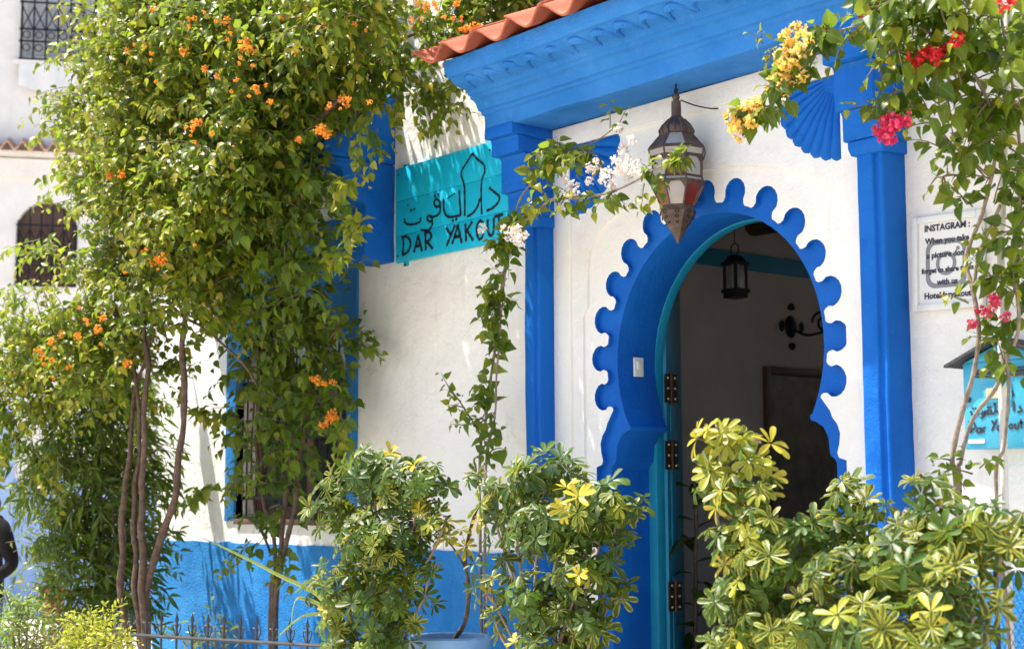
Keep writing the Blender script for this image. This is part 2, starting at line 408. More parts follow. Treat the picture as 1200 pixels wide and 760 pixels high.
# ---- door canopy: moulded cornice, relief band, tiles
cz = MB()
prof = [(.004, 3.592), (-.300, 3.592), (-.303, 3.668), (-.322, 3.674), (-.324, 3.690), (-.345, 3.694), (-.350, 3.708), (-.358, 3.728), (-.374, 3.742), (-.394, 3.748), (-.396, 3.764),
        (-.412, 3.768), (-.416, 3.786), (-.435, 3.794), (-.475, 3.802), (-.512, 3.816), (-.535, 3.836), (-.558, 3.840), (-.562, 3.858), (-.574, 3.864), (-.578, 3.928), (-.10, 4.09), (.004, 4.09)]
cz.prism(prof, 'x', -1.572, .965)
cor = cz.build('cornice', 'cornice', house, bevel=.003, sub=.14, wob=.007, wscale=3)
rlx = random.Random(77)
for i in range(15):                                   # hand-moulded hollows along the cove: raised lips that frame them
    x = -1.50+i*.168+rlx.uniform(-.012, .012)
    r = MB(); pts = []
    for k in range(9):
        t = k/8; sx = x+.145*t; arch = math.sin(t*math.pi)
        pts.append((sx, -.428-.095*arch**.6, 3.797+.020*arch**.6+.003*random.random()))
    r.tube(catmull(pts, 2), [.012+.009*math.sin(math.pi*q/16)*rlx.uniform(.7, 1.2) for q in range(17)], 8)
    rel = r.build('relief_scallop', 'cornice', cor, wob=.004, wscale=8)

# S-shaped clay tiles, each its own piece
def tile_mesh(name, wid, L, amp, th, mat):
    m = MB(); n = 12; vs = []; fs = []
    for lay in (0, 1):
        for j, yy in enumerate((0, L)):
            for i in range(n+1):
                t = i/n; a = t*2*math.pi
                z = amp*math.cos(a)*(1.0 if math.cos(a) > 0 else .9)+(th if lay == 0 else 0)
                vs.append(((t-.5)*wid*1.06, yy, z))
    N = n+1
    for i in range(n):
        fs += [(i, i+1, N+i+1, N+i), (2*N+i, 3*N+i, 3*N+i+1, 2*N+i+1), (i, 2*N+i, 2*N+i+1, i+1), (N+i, N+i+1, 3*N+i+1, 3*N+i)]
    fs += [(0, N, 3*N, 2*N), (n, 2*N+n, 3*N+n, N+n)]
    m.add(vs, fs); me = bpy.data.meshes.new(name); me.from_pydata(m.v, [], m.f); me.materials.append(MT[mat])
    bm = bmesh.new(); bm.from_mesh(me); bmesh.ops.recalc_face_normals(bm, faces=bm.faces)
    bmesh.ops.bevel(bm, geom=[e for e in bm.edges if len(e.link_faces) == 2 and e.calc_face_angle(0) > R(50)], offset=.004, segments=1, affect='EDGES')
    bm.to_mesh(me); bm.free(); me.shade_smooth(); me.set_sharp_from_angle(angle=R(40)); return me
tmesh = [tile_mesh('clay_tile', .268, .40, .042, .016, 'tile') for _ in range(1)]
def tile_row(parent, x0, n, y, z, slope, sp=.268, mesh=None, rng=random.Random(3)):
    for i in range(n):
        t = link('roof_tile', mesh or tmesh[0], parent)
        t.location = Vector((x0+i*sp, y+rng.uniform(-.012, .012), z+rng.uniform(-.005, .005)))-wloc(parent)
        t.rotation_euler = (slope+rng.uniform(-.02, .02), rng.uniform(-.02, .02), rng.uniform(-.025, .025))
rb = MB(); rb.prism([(-.565, 3.93), (.0, 4.165), (.0, 4.125), (-.565, 3.90)], 'x', -1.60, .99)
dr = rb.build('roof', 'tile', house)
tile_row(dr, -1.585, 11, -.655, 3.942, R(22)); tile_row(dr, -1.585, 11, -.30, 4.098, R(22))

# ---- arch surround: sunk white panels cut by the scalloped outline
def scallop():
    """outline of the toothed blue arch (white is cut away inside it)"""
    pts = []; rj = random.Random(4); ang = [90+(i-7)*14.71+rj.uniform(-.6, .6) for i in range(15)]
    R0, R1 = .720, .840
    def pol(a, r): return (CX+r*math.cos(R(a)), ZC+r*math.sin(R(a)))
    base_r = [(CX+.73, 1.985), (CX+.742, 1.955), (CX+.768, 1.925), (CX+.783, 1.885), (CX+.778, 1.84), (CX+.765, 1.80), (CX+.772, 1.778), (CX+.815, 1.765), (CX+.815, .40)]
    pts += base_r[::-1]
    rg = random.Random(11)
    for a in ang:
        q = []; hw = 4.35+rg.uniform(-.2, .2); rc = R1-.062
        q.append(pol(a-6.9, R0+.004)); q.append(pol(a-5.9, R0+.003)); q.append(pol(a-5.0, R0+.014)); q.append(pol(a-4.5, R0+.034))
        cxx, czz = pol(a, rc+rg.uniform(-.005, .004)); hwm = .068+rg.uniform(-.004, .003)
        for k in range(9):
            b = R(a-90+k*22.5); q.append((cxx+hwm*math.cos(b), czz+hwm*1.02*math.sin(b)))
        q.append(pol(a+4.5, R0+.034)); q.append(pol(a+5.0, R0+.014)); q.append(pol(a+5.9, R0+.003)); q.append(pol(a+6.9, R0+.004))
        pts += q
    pts += [(2*CX-p[0], p[1]) for p in base_r]
    return pts
SC = scallop()
def groove():
    half = [(.895, .40), (.895, 2.555), (.862, 2.60), (.855, 2.80), (.838, 2.90), (.79, 2.975), (.70, 3.035), (.58, 3.085), (.46, 3.118), (.30, 3.155), (.15, 3.178), (0, 3.186)]
    a = [(CX+h, z) for h, z in half]; return a+[(2*CX-x, z) for x, z in a[:-1]][::-1]
GR = groove()
fx0, fx1, fz1 = -1.200, .632, 3.478
rect = lambda x0, x1, z0, z1: [(x0, z0), (x1, z0), (x1, z1), (x0, z1)]
pn = MB(); pn.plate([(DX0, .38), (DX0, DZ1), (DX1, DZ1), (DX1, .38), (fx1, .38), (fx1, fz1), (fx0, fz1), (fx0, .38)], [], -.020, .05)
pn.build('panel_border', 'trim_white', house, bevel=.007, wob=.002)
pn = MB(); pn.plate([(fx0-.002, .39), (fx0-.002, fz1+.002), (fx1+.002, fz1+.002), (fx1+.002, .39)]+GR[:1]+GR[1:-1]+GR[-1:], [], -.004, .05) if False else None
pn = MB()
outer = [(fx1+.003, .40), (fx1+.003, fz1+.003), (fx0-.003, fz1+.003), (fx0-.003, .40)]
pn.plate(outer+GR[::-1], [], -.004, .05); pn.build('field_panel', 'trim_white', house, smooth=0)
pn = MB(); ins = [(CX+(x-CX)*1.004, z+.003) for x, z in GR]
pn.plate(ins+SC[::-1], [], .010, .058, 0, 1); pn.build('arch_panel', ['trim_white', 'blue'], house, smooth=0)
# blue ring behind the teeth, horseshoe opening, impost mouldings and jambs
def opening(r, zb=1.975):
    al = math.asin((ZC-zb)/r); a0, a1 = -al, math.pi+al
    return [(CX+r*math.cos(a0+(a1-a0)*k/48), ZC+r*math.sin(a0+(a1-a0)*k/48)) for k in range(49)]
op = opening(RO)
rb_ = [(CX+.735, .40), (CX+.735, 1.755), (CX+.725, 1.772), (CX+.700, 1.79), (CX+.695, 1.82), (CX+.690, 1.87), (CX+.665, 1.915), (CX+.625, 1.94), (CX+.592, 1.95), (CX+.588, 1.965), (CX+.594, 1.977)]
OP = rb_+op+[(2*CX-x, z) for x, z in rb_[::-1]]
big = [(CX+.90, .40)]+[(CX+.90*math.cos(R(a)), ZC+.90*math.sin(R(a))) for a in range(0, 181, 6)]+[(CX-.90, .40)]
pn = MB(); pn.plate(big+OP[::-1], [], .040, .31); pn.build('arch_reveal', 'blue_shaded', house, bevel=.008, smooth=35)

# ---- scallop shells in the two top corners
def shell(xc, sgn):
    m = MB(); n = 9; Rr = .385; zc = fz1-.004
    for i in range(n):
        a0, a1 = R(90*i/n), R(90*(i+1)/n); am = (a0+a1)/2
        def P(a, r, y): return (xc+sgn*r*math.cos(a), y, zc-r*math.sin(a))
        ri = .085
        st = []
        for (a, lift) in ((a0, .006), (a0+(am-a0)*.35, .018), (am, .024), (a1-(a1-am)*.35, .018), (a1, .006)):
            bul = Rr+.010*(1-abs(a-am)/(am-a0))-.004
            st.append([P(a, ri, -.010-lift*.5), P(a, Rr*.6, -.006-lift), P(a, bul*.94, -.006-lift), P(a, bul, .0)])
        vs = [v for q in st for v in q]
        fs = [(c*4+k, c*4+k+1, (c+1)*4+k+1, (c+1)*4+k) for c in range(4) for k in range(3)]
        m.add(vs, fs)
    q = [(xc, -.020, zc)]+[(xc+sgn*.092*math.cos(R(a)), -.020, zc-.092*math.sin(R(a))) for a in range(0, 91, 15)]
    m.add(q, [(0, i, i+1) for i in range(1, 7)])
    m.build('corner_shell', 'blue', house, recalc=False, smooth=50, wob=.002, wscale=9)
    for o in (house.children[-1],):
        me = o.data; bm = bmesh.new(); bm.from_mesh(me)
        for f in bm.faces:
            if f.normal.y > 0: f.normal_flip()
        bm.to_mesh(me); bm.free()
shell(fx0+.003, 1); shell(fx1-.003, -1)

# ---- turquoise door frame, open leaf with hinges
HF = .676
fr = [(CX+HF, .40)]+[(CX+HF*math.cos(R(a)), 2.29+HF*math.sin(R(a))) for a in range(0, 181, 5)]+[(CX-HF, .40)]
fo = [(CX+.80, .40)]+[(CX+.80*math.cos(R(a)), 2.29+.80*math.sin(R(a))) for a in range(0, 181, 5)]+[(CX-.80, .40)]
pn = MB(); pn.plate(fo+fr[::-1], [], .305, .365); dfm = pn.build('door_frame', 'turq', house, bevel=.008, smooth=35)
def leafdoor(side, ang):
    d = empty('door_leaf', Vector((0, 0, 0)));  d.parent = house
    hx = CX+side*(HF-.01); d.location = Vector((hx, .375, 0))-wloc(house)
    sh = [(0, .44), (.64, .44)]+[(.64*(1-math.cos(R(a))) if False else .64-.64*math.cos(R(a)), 2.29+.64*math.sin(R(a))) for a in range(90, -1, -6)]
    m = MB(); m.plate([(x, z) for x, z in sh], [], 0, .05)
    b = m.build('leaf_board', 'turq', d, bevel=.006); b.location = (0, 0, 0); 
    for v in b.data.vertices: v.co = v.co + wloc(d)
    m = MB()
    for (xa, xb, za, zb) in ((.09, .55, .60, 1.20), (.09, .55, 1.32, 2.1)):
        m.box(xa, xb, -.012, .0, za, zb)
    b = m.build('raised_panel', 'turq', d, bevel=.01)
    for v in b.data.vertices: v.co = v.co + wloc(d)
    d.rotation_euler = (0, 0, ang) if side < 0 else (0, 0, math.pi-ang)
    return d
leafdoor(-1, R(128)); 
ldr = leafdoor(1, R(100))
for (px, py) in ((786, 455), (787, 533), (791, 698)):
    c = atX(px, py, CX-HF+.012); m = MB()
    m.box(c.x-.002, c.x+.006, c.y-.045, c.y-.004, c.z-.075, c.z+.075); m.box(c.x-.002, c.x+.006, c.y+.006, c.y+.045, c.z-.075, c.z+.075)
    m.tube([(c.x+.008, c.y, c.z-.082), (c.x+.008, c.y, c.z+.082)], .008, 8)
    for q in (-.055, 0, .055):
        for yy in (-.026, .026): m.box(c.x+.006, c.x+.0085, c.y+yy-.005, c.y+yy+.005, c.z+q-.005, c.z+q+.005, 1)
    m.build('hinge', ['brass', 'cream'], house)

# ---- room behind the door
rm = MB(); rm.box(-2.12, -2.0, .40, 5.2, .35, 3.62); rm.build('room_side_wall', 'room', house, smooth=0)
rm = MB(); rm.box(-2.0, 2.5, 5.1, 5.2, .35, 3.62); rm.box(2.4, 2.5, .4, 5.1, .35, 3.62); rm.build('room_back_wall', 'room', house, smooth=0)
rm = MB(); rm.box(-2.1, 2.5, .40, 5.2, .33, .424); rm.build('room_floor', 'floor_in', house, smooth=0)
rm = MB(); rm.box(-2.1, 2.5, .41, 4.85, 3.55, 3.66); rm.build('room_ceiling', 'wood', house, smooth=0)  # stops short of the back wall, gap added to let skylight brighten the room
rm = MB(); rm.box(-2.0, -1.985, .41, 5.1, 3.10, 3.21); rm.build('painted_band', 'turq', house, smooth=0)
for i in range(5):
    y = .85+i*.72; rm = MB()
    rm.tube(catmull([(-2.0, y, 3.43), (0, y+.03, 3.42), (2.4, y, 3.43)], 4), [.095]*9, 10); rm.build('ceiling_beam', 'wood', house, wob=.012)

# ---- window with painted surround, iron grille, wooden casement
WC = (WX0+WX1)/2; WH = (WX1-WX0)/2
arch = [(WX1, WZ0-.004)]+[(WC+WH*math.cos(R(a)), 2.36+WH*.86*math.sin(R(a))) for a in range(0, 181, 6)]+[(WX0, WZ0-.004)]
sur = [(WX0-.14, WZ0-.012), (WX0-.14, 3.42), (WX1+.115, 3.42), (WX1+.115, WZ0-.012)]
win = empty('window', Vector((WC, 0, WZ0))-Vector(house.location)); win.parent = house
pn = MB(); pn.plate(arch+sur[::-1][::-1] if False else sur+arch, [], -.016, .06); pn.build('window_surround', 'dado', win, bevel=.005, smooth=35)
m = MB()
for (x0, x1) in ((WX0, WX0+.07), (WC-.05, WC+.05), (WX1-.07, WX1)): m.box(x0, x1, .16, .21, WZ0, WZ1)
m.box(WX0+.07, WC-.05, .165, .205, WZ0, WZ0+.09); m.box(WC+.05, WX1-.07, .165, .205, WZ0, WZ0+.09)
m.box(WX0+.07, WC-.05, .165, .205, 2.25, 2.33); m.box(WC+.05, WX1-.07, .165, .205, 2.25, 2.33)
m.build('casement', 'far_dark', win, bevel=.004)
for (xa, xb) in ((WX0+.07, WC-.05), (WC+.05, WX1-.07)):
    m = MB(); m.box(xa, xb, .180, .188, WZ0+.09, 2.25); m.build('pane', 'pane', win, smooth=0)
    m = MB(); m.box(xa, xb, .180, .188, 2.33, WZ1); m.build('pane', 'pane', win, smooth=0)
for i in range(11):
    x = WX0+.06+i*(WX1-WX0-.12)/10; m = MB(); m.tube([(x, .05, WZ0), (x, .05, 2.95)], .007, 6); m.build('grille_bar', 'iron', win)
for z in (1.62, 2.02, 2.42, 2.8):
    m = MB(); m.box(WX0+.003, WX1-.003, .036, .044, z-.012, z+.012); m.build('grille_rail', 'iron', win)
m = MB(); m.box(WX0, WX1, -.02, .10, WZ0-.03, WZ0+.006); m.build('sill', 'far_dark', win, bevel=.006)
# window canopy on two stepped brackets
for (x0, x1) in ((-3.12, -2.868), (-5.29, -5.04)):
    m = MB(); sr = [(.004, 3.055), (-.205, 3.055), (-.222, 3.085), (-.215, 3.40), (-.235, 3.418), (-.300, 3.425), (-.312, 3.50), (-.330, 3.52), (-.375, 3.528), (-.385, 3.585), (-.40, 3.60), (-.500, 3.605), (-.51, 3.66), (.004, 3.66)]
    m.prism(sr, 'x', x0, x1); m.build('canopy_bracket', 'blue', house, bevel=.012, sub=.14, wob=.007)
m = MB(); m.prism([(.003, 3.662), (-.505, 3.662), (-.525, 3.74), (-.36, 3.84), (.003, 4.14)], 'x', -5.30, -2.862)
wr = m.build('window_canopy', 'blue', house, bevel=.010, sub=.2, wob=.006)
tile_row(wr, -5.22, 9, -.60, 3.775, R(32)); tile_row(wr, -5.22, 9, -.29, 3.96, R(32))

# roof parapet ledge high on the wall
m = MB(); m.box(-6.15, 7, -.07, .45, TOPW, TOPW+.14); m.build('parapet', 'white', house, bevel=.01)
# white bell push on the reveal
c = atX(747, 430, CX-RO+.01); m = MB(); m.box(c.x, c.x+.014, c.y-.032, c.y+.032, c.z-.05, c.z+.05); m.box(c.x+.014, c.x+.020, c.y-.016, c.y+.016, c.z-.012, c.z+.03)
tag(m.build('door_bell', 'plastic', bevel=.003), 'small white bell push on the shaded blue arch reveal', 'bell push')

# ================================================================== THINGS ON AND IN THE HOUSE
def strokes(name, parent, lines, conv, width, thick, nrm, mat):
    """brush lettering: each line a ribbon of its own width lying on a surface"""
    m = MB()
    for ln in lines:
        wd = width
        if isinstance(ln[0], (int, float)): wd = ln[0]; ln = ln[1:]
        P = [conv(*p) for p in ln]
        if len(P) == 1:
            c = P[0]; k = 8; e1 = nrm.orthogonal().normalized(); e2 = nrm.cross(e1)
            vs = [c+(e1*math.cos(2*math.pi*i/k)+e2*math.sin(2*math.pi*i/k))*wd*.75 for i in range(k)]
            m.add(vs+[v+nrm*thick for v in vs], [tuple(range(k, 2*k))]+[(i, (i+1) % k, k+(i+1) % k, k+i) for i in range(k)]); continue
        P = catmull(P, 5) if len(P) > 2 else [P[0], P[0].lerp(P[1], .5), P[1]]
        L, Rr = [], []; n = len(P)
        for i, p in enumerate(P):
            t = (P[min(i+1, n-1)]-P[max(i-1, 0)]).normalized(); s = t.cross(nrm)
            wv = wd*(.5+.12*math.sin(i*1.7)); L.append(p+s*wv); Rr.append(p-s*wv)
        vs = L+Rr+[v+nrm*thick for v in L+Rr]; N = 2*n; fs = []
        for i in range(n-1):
            fs += [(N+i, N+i+1, N+n+i+1, N+n+i), (i, i+1, N+i+1, N+i), (n+i, N+n+i, N+n+i+1, n+i+1)]
        fs += [(0, N, N+n, n), (n-1, 2*n-1, N+2*n-1, N+n-1)]
        m.add(vs, fs)
    return m.build(name, mat, parent, smooth=0)
FN = Vector((0, -1, 0))
# ---- the turquoise name board
sg = empty('name_board', (-2.25, -.03, 3.03), 'turquoise wooden name board with Arabic lettering and a painted dome outline', 'sign')
xs0, xs1, zs0, zs1 = -2.838+.035, -1.70, 3.036, 3.622
cut = [zs0, 3.20, 3.415, zs1]
for i in range(3):
    m = MB(); m.box(xs0+random.uniform(-.003, .003), xs1, -.040, -.014, cut[i]+.0012, cut[i+1]-.0012); m.build('plank', 'sign', sg, bevel=.0015)
m = MB(); m.box(xs0+.05, xs0+.09, -.014, -.001, zs0-.02, zs1+.02); m.box(-1.98, -1.94, -.014, -.001, zs0+.01, zs1-.01); m.build('batten', 'sign', sg)
for (x, z) in ((xs0+.07, zs1+.012), (xs0+.07, zs0-.014)):
    m = MB(); m.lathe([(.010, 0), (.010, .012), (.004, .016)], (x, -.012, z-.008), 8); m.build('fixing_bolt', 'iron', sg)
for (x, z) in ((xs0+.03, zs1-.04), (xs0+.03, zs0+.04), (-1.86, zs1-.05), (-1.86, zs0+.05)):
    m = MB(); m.lathe([(.008, 0), (.007, .003), (.002, .004)], (0, 0, 0), 8); m.v = [(x+a_, -.040-c_, z+b_) for a_, b_, c_ in m.v]; m.build('screw', 'brass', sg)
def zc5(x, y): p = at(450+x/4.75, 160+y/4.75, -.0425); return p
lat = [[(106, 566), (108, 600), (103, 658)], [(97, 562), (122, 556), (143, 575), (147, 605), (132, 642), (100, 660)],
       [(166, 645), (178, 600), (191, 549)], [(190, 547), (200, 590), (212, 640)], [(173, 612), (208, 604)],
       [(230, 541), (231, 585), (233, 633)], [(224, 540), (248, 532), (264, 548), (255, 574), (234, 586)], [(238, 585), (255, 605), (271, 626)],
       [(346, 506), (358, 528), (373, 546)], [(396, 491), (374, 545), (348, 609)],
       [(379, 598), (396, 545), (411, 491)], [(410, 489), (421, 540), (433, 593)], [(390, 561), (426, 553)],
       [(453, 485), (455, 530), (457, 585)], [(491, 474), (475, 500), (458, 532)], [(464, 526), (480, 552), (496, 578)],
       [(535, 466), (519, 490), (516, 530), (528, 570), (546, 560), (553, 520), (549, 482), (535, 466)],
       [(577, 461), (578, 520), (590, 551), (606, 541), (611, 500), (610, 452)],
       [(613, 447), (662, 433)], [(639, 440), (641, 485), (643, 532)]]
q0 = 0
for k in (2, 3, 3, 2, 3, 3, 1, 1, 2):                 # one part per painted letter
    strokes('painted_letter', sg, lat[q0:q0+k], zc5, .0165, .0016, FN, 'black_paint'); q0 += k
ara = [[(585, 285), (618, 312), (641, 335), (634, 368), (602, 400), (570, 414)],
       [(534, 345), (519, 392), (492, 428), (462, 446)],
       [(418, 300), (422, 370), (427, 438)], [(427, 438), (400, 444), (370, 448), (345, 437), (333, 405), (331, 345)],
       [.008, (352, 347), (374, 330), (396, 316)],
       [(310, 356), (288, 350), (279, 372), (290, 392), (309, 384), (310, 356)], [(310, 358), (314, 400), (304, 432), (280, 446), (258, 446)],
       [(266, 448), (248, 440), (240, 458), (254, 474), (268, 466), (266, 448)], [(267, 462), (268, 492), (246, 522), (204, 520)],
       [(203, 452), (200, 474), (168, 488), (132, 488), (114, 474), (116, 455)],
       [.013, (284, 331)], [.013, (303, 322)], [.013, (384, 469)], [.013, (403, 461)], [.013, (150, 411)], [.013, (168, 405)], [.009, (134, 381)]]
strokes('arabic_lettering', sg, ara, zc5, .0145, .0016, FN, 'black_paint')
dome = [[(449, 442), (450, 360), (449, 285)], [(449, 285), (440, 246), (429, 214), (438, 180), (466, 136), (492, 94)], [(492, 94), (524, 130), (556, 158), (560, 196), (546, 236), (541, 285)], [(541, 285), (541, 350), (544, 436)]]
strokes('dome_outline', sg, dome, zc5, .0125, .0016, FN, 'black_paint')

# ---- big octagonal lantern under the soffit
LX, LY = -.243, -.163
lan = empty('hanging_lantern', (LX, LY, 2.82), 'large brown tin lantern with milky and red glass panels over the arch', 'lantern')
zt = lambda y: 3.538-(y-112)/171*.714
def octo(prof, name, mat, n=8, sm=0): 
    m = MB(); m.lathe([(r, z-2.82) for r, z in prof], (LX, LY, 2.82), n, .5); return m.build(name, mat, lan, smooth=sm)
octo([(.004, zt(111)), (.016, zt(112)), (.020, zt(115)), (.014, zt(119)), (.022, zt(120))], 'finial', 'rust', 10, 40)
octo([(.023, zt(120)), (.024, zt(128)), (.024, zt(137)), (.034, zt(140)), (.055, zt(145)), (.076, zt(151)), (.081, zt(155)), (.076, zt(160))], 'neck_dome', 'rust', 24, 40)
m = MB()
for k in range(14):
    g = 2*math.pi*k/14; m.tube([(LX+.040*math.cos(g), LY+.040*math.sin(g), zt(142)), (LX+.068*math.cos(g), LY+.068*math.sin(g), zt(149)), (LX+.083*math.cos(g), LY+.083*math.sin(g), zt(155)), (LX+.078*math.cos(g), LY+.078*math.sin(g), zt(160))], .006, 5)
m.build('dome_rib', 'rust', lan)
tiers = [(.080, zt(160), .140, zt(177)), (.142, zt(178.5), .132, zt(187)), (.124, zt(188), .124, zt(211)), (.126, zt(212), .136, zt(217)), (.134, zt(218), .082, zt(244))]
gl = [None, 'glass_milk', 'glass_milk', 'glass_milk', 'glass_milk']
PH = .5
def vtx(r, z, k, ph=PH): g = 2*math.pi*(k+ph)/8; return Vector((LX+r*math.cos(g), LY+r*math.sin(g), z))
camdir = (CAM-Vector((LX, LY, 3))).to_2d().normalized(); aim = math.atan2(camdir.y, camdir.x)
PH = aim/(2*math.pi/8)-.5-.08
def vtx(r, z, k): g = 2*math.pi*(k+PH)/8; return Vector((LX+r*math.cos(g), LY+r*math.sin(g), z))
for ti, (r0, z0, r1, z1) in enumerate(tiers):
    fm = MB()
    for k in range(8):
        a, b, c, d = vtx(r0, z0, k), vtx(r0, z0, k+1), vtx(r1, z1, k+1), vtx(r1, z1, k)
        for p, q in ((a, b), (d, c), (a, d)): fm.tube([p, q], .0048, 5)
        ctr = (a+b+c+d)/4; nn = (b-a).cross(d-a).normalized()
        if nn.dot(ctr-Vector((LX, LY, ctr.z))) < 0: nn = -nn
        q = [ctr+(v-ctr)*.93 for v in (a, b, c, d)]
        pm = MB(); pm.add(q+[v-nn*.003 for v in q], [(0, 1, 2, 3), (4, 7, 6, 5), (0, 4, 5, 1), (1, 5, 6, 2), (2, 6, 7, 3), (3, 7, 4, 0)])
        mat = 'glass_milk'
        if ti == 0: mat = 'glass_milk' if k % 2 == 0 else 'rust'
        if ti == 2 and k in (0, 5): mat = 'glass_orange'
        if ti == 4 and k in (1, 4, 7): mat = 'glass_red'
        pm.build('lantern_panel', mat, lan, smooth=0)
        if ti in (2, 4) and True:                   # filigree corners
            for (u0, v0, u1, v1) in ((a, b, d, c), (b, a, c, d)):
                e1 = (v0-u0)*.34; e2 = (u1-u0)*.34
                tri = [u0+nn*.003, u0+e1+nn*.003, u0+e1*.55+e2*.35+nn*.003, u0+e2+nn*.003]
                fm.add(tri+[v-nn*.002 for v in tri], [(0, 1, 2, 3), (4, 7, 6, 5), (0, 4, 5, 1), (1, 5, 6, 2), (2, 6, 7, 3), (3, 7, 4, 0)])
    fm.build('tier_frame', 'rust', lan, smooth=0)
m = MB(); pr = [(.084, zt(245)), (.088, zt(250)), (.082, zt(255)), (.052, zt(266)), (.020, zt(279)), (.003, zt(286))]
vs = [vtx(r, z, k) for r, z in pr for k in range(8)]
m.add(vs, [(i*8+j, i*8+(j+1) % 8, (i+1)*8+(j+1) % 8, (i+1)*8+j) for i in range(5) for j in range(8)]+[tuple(range(8))]); m.build('lower_cone', 'rust', lan, smooth=0)
m = MB()
for k in range(8):
    for (z, r, s) in ((zt(251), .088, .010), (zt(257), .079, .008), (zt(263), .060, .006)):
        c = vtx(r*.925, z, k+.5); g = 2*math.pi*(k+.5+PH)/8; t = Vector((-math.sin(g), math.cos(g), 0)); o = Vector((math.cos(g), math.sin(g), 0))
        pts = [c+o*.002+t*(s*math.cos(2*math.pi*i/8))+Vector((0, 0, s*math.sin(2*math.pi*i/8))) for i in range(9)]
        m.tube(pts, .0022, 4)
m.build('pierced_rings', 'brass', lan, smooth=0)['kind'] = 'stuff'
m = MB(); m.tube([(LX, LY, zt(112)), (LX, LY, 3.596)], .005, 6)
m.tube([(LX+.012*math.cos(t), LY, zt(108)+.012*math.sin(t)) for t in [i*math.pi/5 for i in range(11)]], .003, 5); m.build('hook', 'iron', lan)
m = MB(); m.tube(catmull([(LX+.02, LY+.01, zt(119)), (LX+.07, LY+.06, zt(126)), (LX+.11, LY+.13, zt(129)), (LX+.13, LY+.17, zt(128))], 5), .0035, 5); m.build('cable', 'iron', lan)

# ---- small iron lantern, wall sconce, picture, plant inside the room
P0 = atX(862, 340, -1.15); sl = empty('small_lantern', P0, 'small black iron lantern hanging inside the dim doorway', 'lantern')
m = MB(); h, q = .074, .043
for sx in (-1, 1):
    for sy in (-1, 1): m.box(P0.x+sx*q-.007, P0.x+sx*q+.007, P0.y+sy*q-.007, P0.y+sy*q+.007, P0.z, P0.z+2*h)
m.box(P0.x-q-.015, P0.x+q+.015, P0.y-q-.015, P0.y+q+.015, P0.z-.016, P0.z+.006); m.box(P0.x-q-.015, P0.x+q+.015, P0.y-q-.015, P0.y+q+.015, P0.z+2*h, P0.z+2*h+.014)
m.lathe([(.07, 2*h+.014), (.04, 2*h+.05), (.012, 2*h+.06)], P0, 4, .5); m.box(P0.x-.05, P0.x+.05, P0.y-.05, P0.y+.05, P0.z-.045, P0.z-.016)
m.build('frame', 'iron', sl)
for a, b in (((-q, -q), (q, -q)), ((q, -q), (q, q)), ((q, q), (-q, q)), ((-q, q), (-q, -q))):
    m = MB(); x0, x1 = sorted((a[0], b[0])); y0, y1 = sorted((a[1], b[1]))
    m.box(P0.x+x0-.002, P0.x+x1+.002, P0.y+y0-.002, P0.y+y1+.002, P0.z+.006, P0.z+2*h); m.build('glass_pane', 'glass_clear', sl, smooth=0)
m = MB(); m.tube([(P0.x, P0.y, P0.z+.01), (P0.x, P0.y, P0.z+.15)], .022, 10); m.build('candle', 'plastic', sl)
m = MB(); zt0 = P0.z+2*h+.06
m.tube([(P0.x+.03*math.cos(t), P0.y, zt0+.03+.035*math.sin(t)) for t in [i*math.pi/6 for i in range(13)]], .004, 5)
m.tube([(P0.x, P0.y, zt0+.065), (P0.x, P0.y, 3.56)], .003, 5); m.build('hanging_ring', 'iron', sl)

P1 = atX(925, 383, -1.99); sc = empty('wall_sconce', P1, 'black wrought iron wall sconce with scrolls inside the doorway', 'wall lamp')
m = MB(); m.lathe([(.05, -.012), (.06, -.004), (.05, .008), (.02, .02)], (0, 0, 0), 12)
m.v = [(P1.x+.004+z+.012, P1.y+x, P1.z+y*1.3) for (x, y, z) in m.v]; m.build('backplate', 'iron', sc)
for k in range(4):
    a = k*math.pi/2+math.pi/2; c = Vector((P1.x+.02, P1.y+.09*math.cos(a), P1.z+.12*math.sin(a)))
    m = MB()
    for j in range(5):
        b = a+(j-2)*.62; e = c+Vector((0, .035*math.cos(b), .04*math.sin(b))); m.tube([c, c.lerp(e, .6), e], [.012, .015, .004], 6)
    m.build('iron_leaf', 'iron', sc)
m = MB(); sp = []
for i in range(26): 
    t = i/25*3.6*math.pi; rr = .075*(1-i/31); sp.append((P1.x+.16-rr*math.cos(t)*1.0, P1.y+.13+.05*i/25, P1.z+.03+rr*math.sin(t)))
m.tube(sp, .009, 6); m.tube(catmull([(P1.x+.01, P1.y, P1.z), (P1.x+.10, P1.y+.06, P1.z-.06), (P1.x+.22, P1.y+.14, P1.z-.02), (P1.x+.26, P1.y+.2, P1.z+.10)], 5), .010, 6); m.build('scroll_arm', 'iron', sc)
m = MB(); e = Vector((P1.x+.26, P1.y+.2, P1.z+.10)); m.lathe([(.11, -.22), (.105, -.215), (.03, -.06), (.012, -.02), (.012, .01)], e-Vector((0, 0, .02)), 14); m.build('lamp_shade', 'iron', sc)
pc = empty('framed_picture', (-1.99, 2.75, 1.5), 'large dim framed picture hanging on the room wall behind the doorway', 'picture')
y0, y1, z0, z1 = 2.35, 3.35, 1.38, 2.47
m = MB(); m.box(-2.0, -1.965, y0, y0+.05, z0, z1); m.box(-2.0, -1.965, y1-.05, y1, z0, z1); m.box(-2.0, -1.965, y0+.05, y1-.05, z0, z0+.05); m.box(-2.0, -1.965, y0+.05, y1-.05, z1-.05, z1); m.build('frame', 'frame_wood', pc, bevel=.006)
m = MB(); m.box(-1.999, -1.985, y0+.05, y1-.05, z0+.05, z1-.05); m.build('canvas', 'picture', pc, smooth=0)

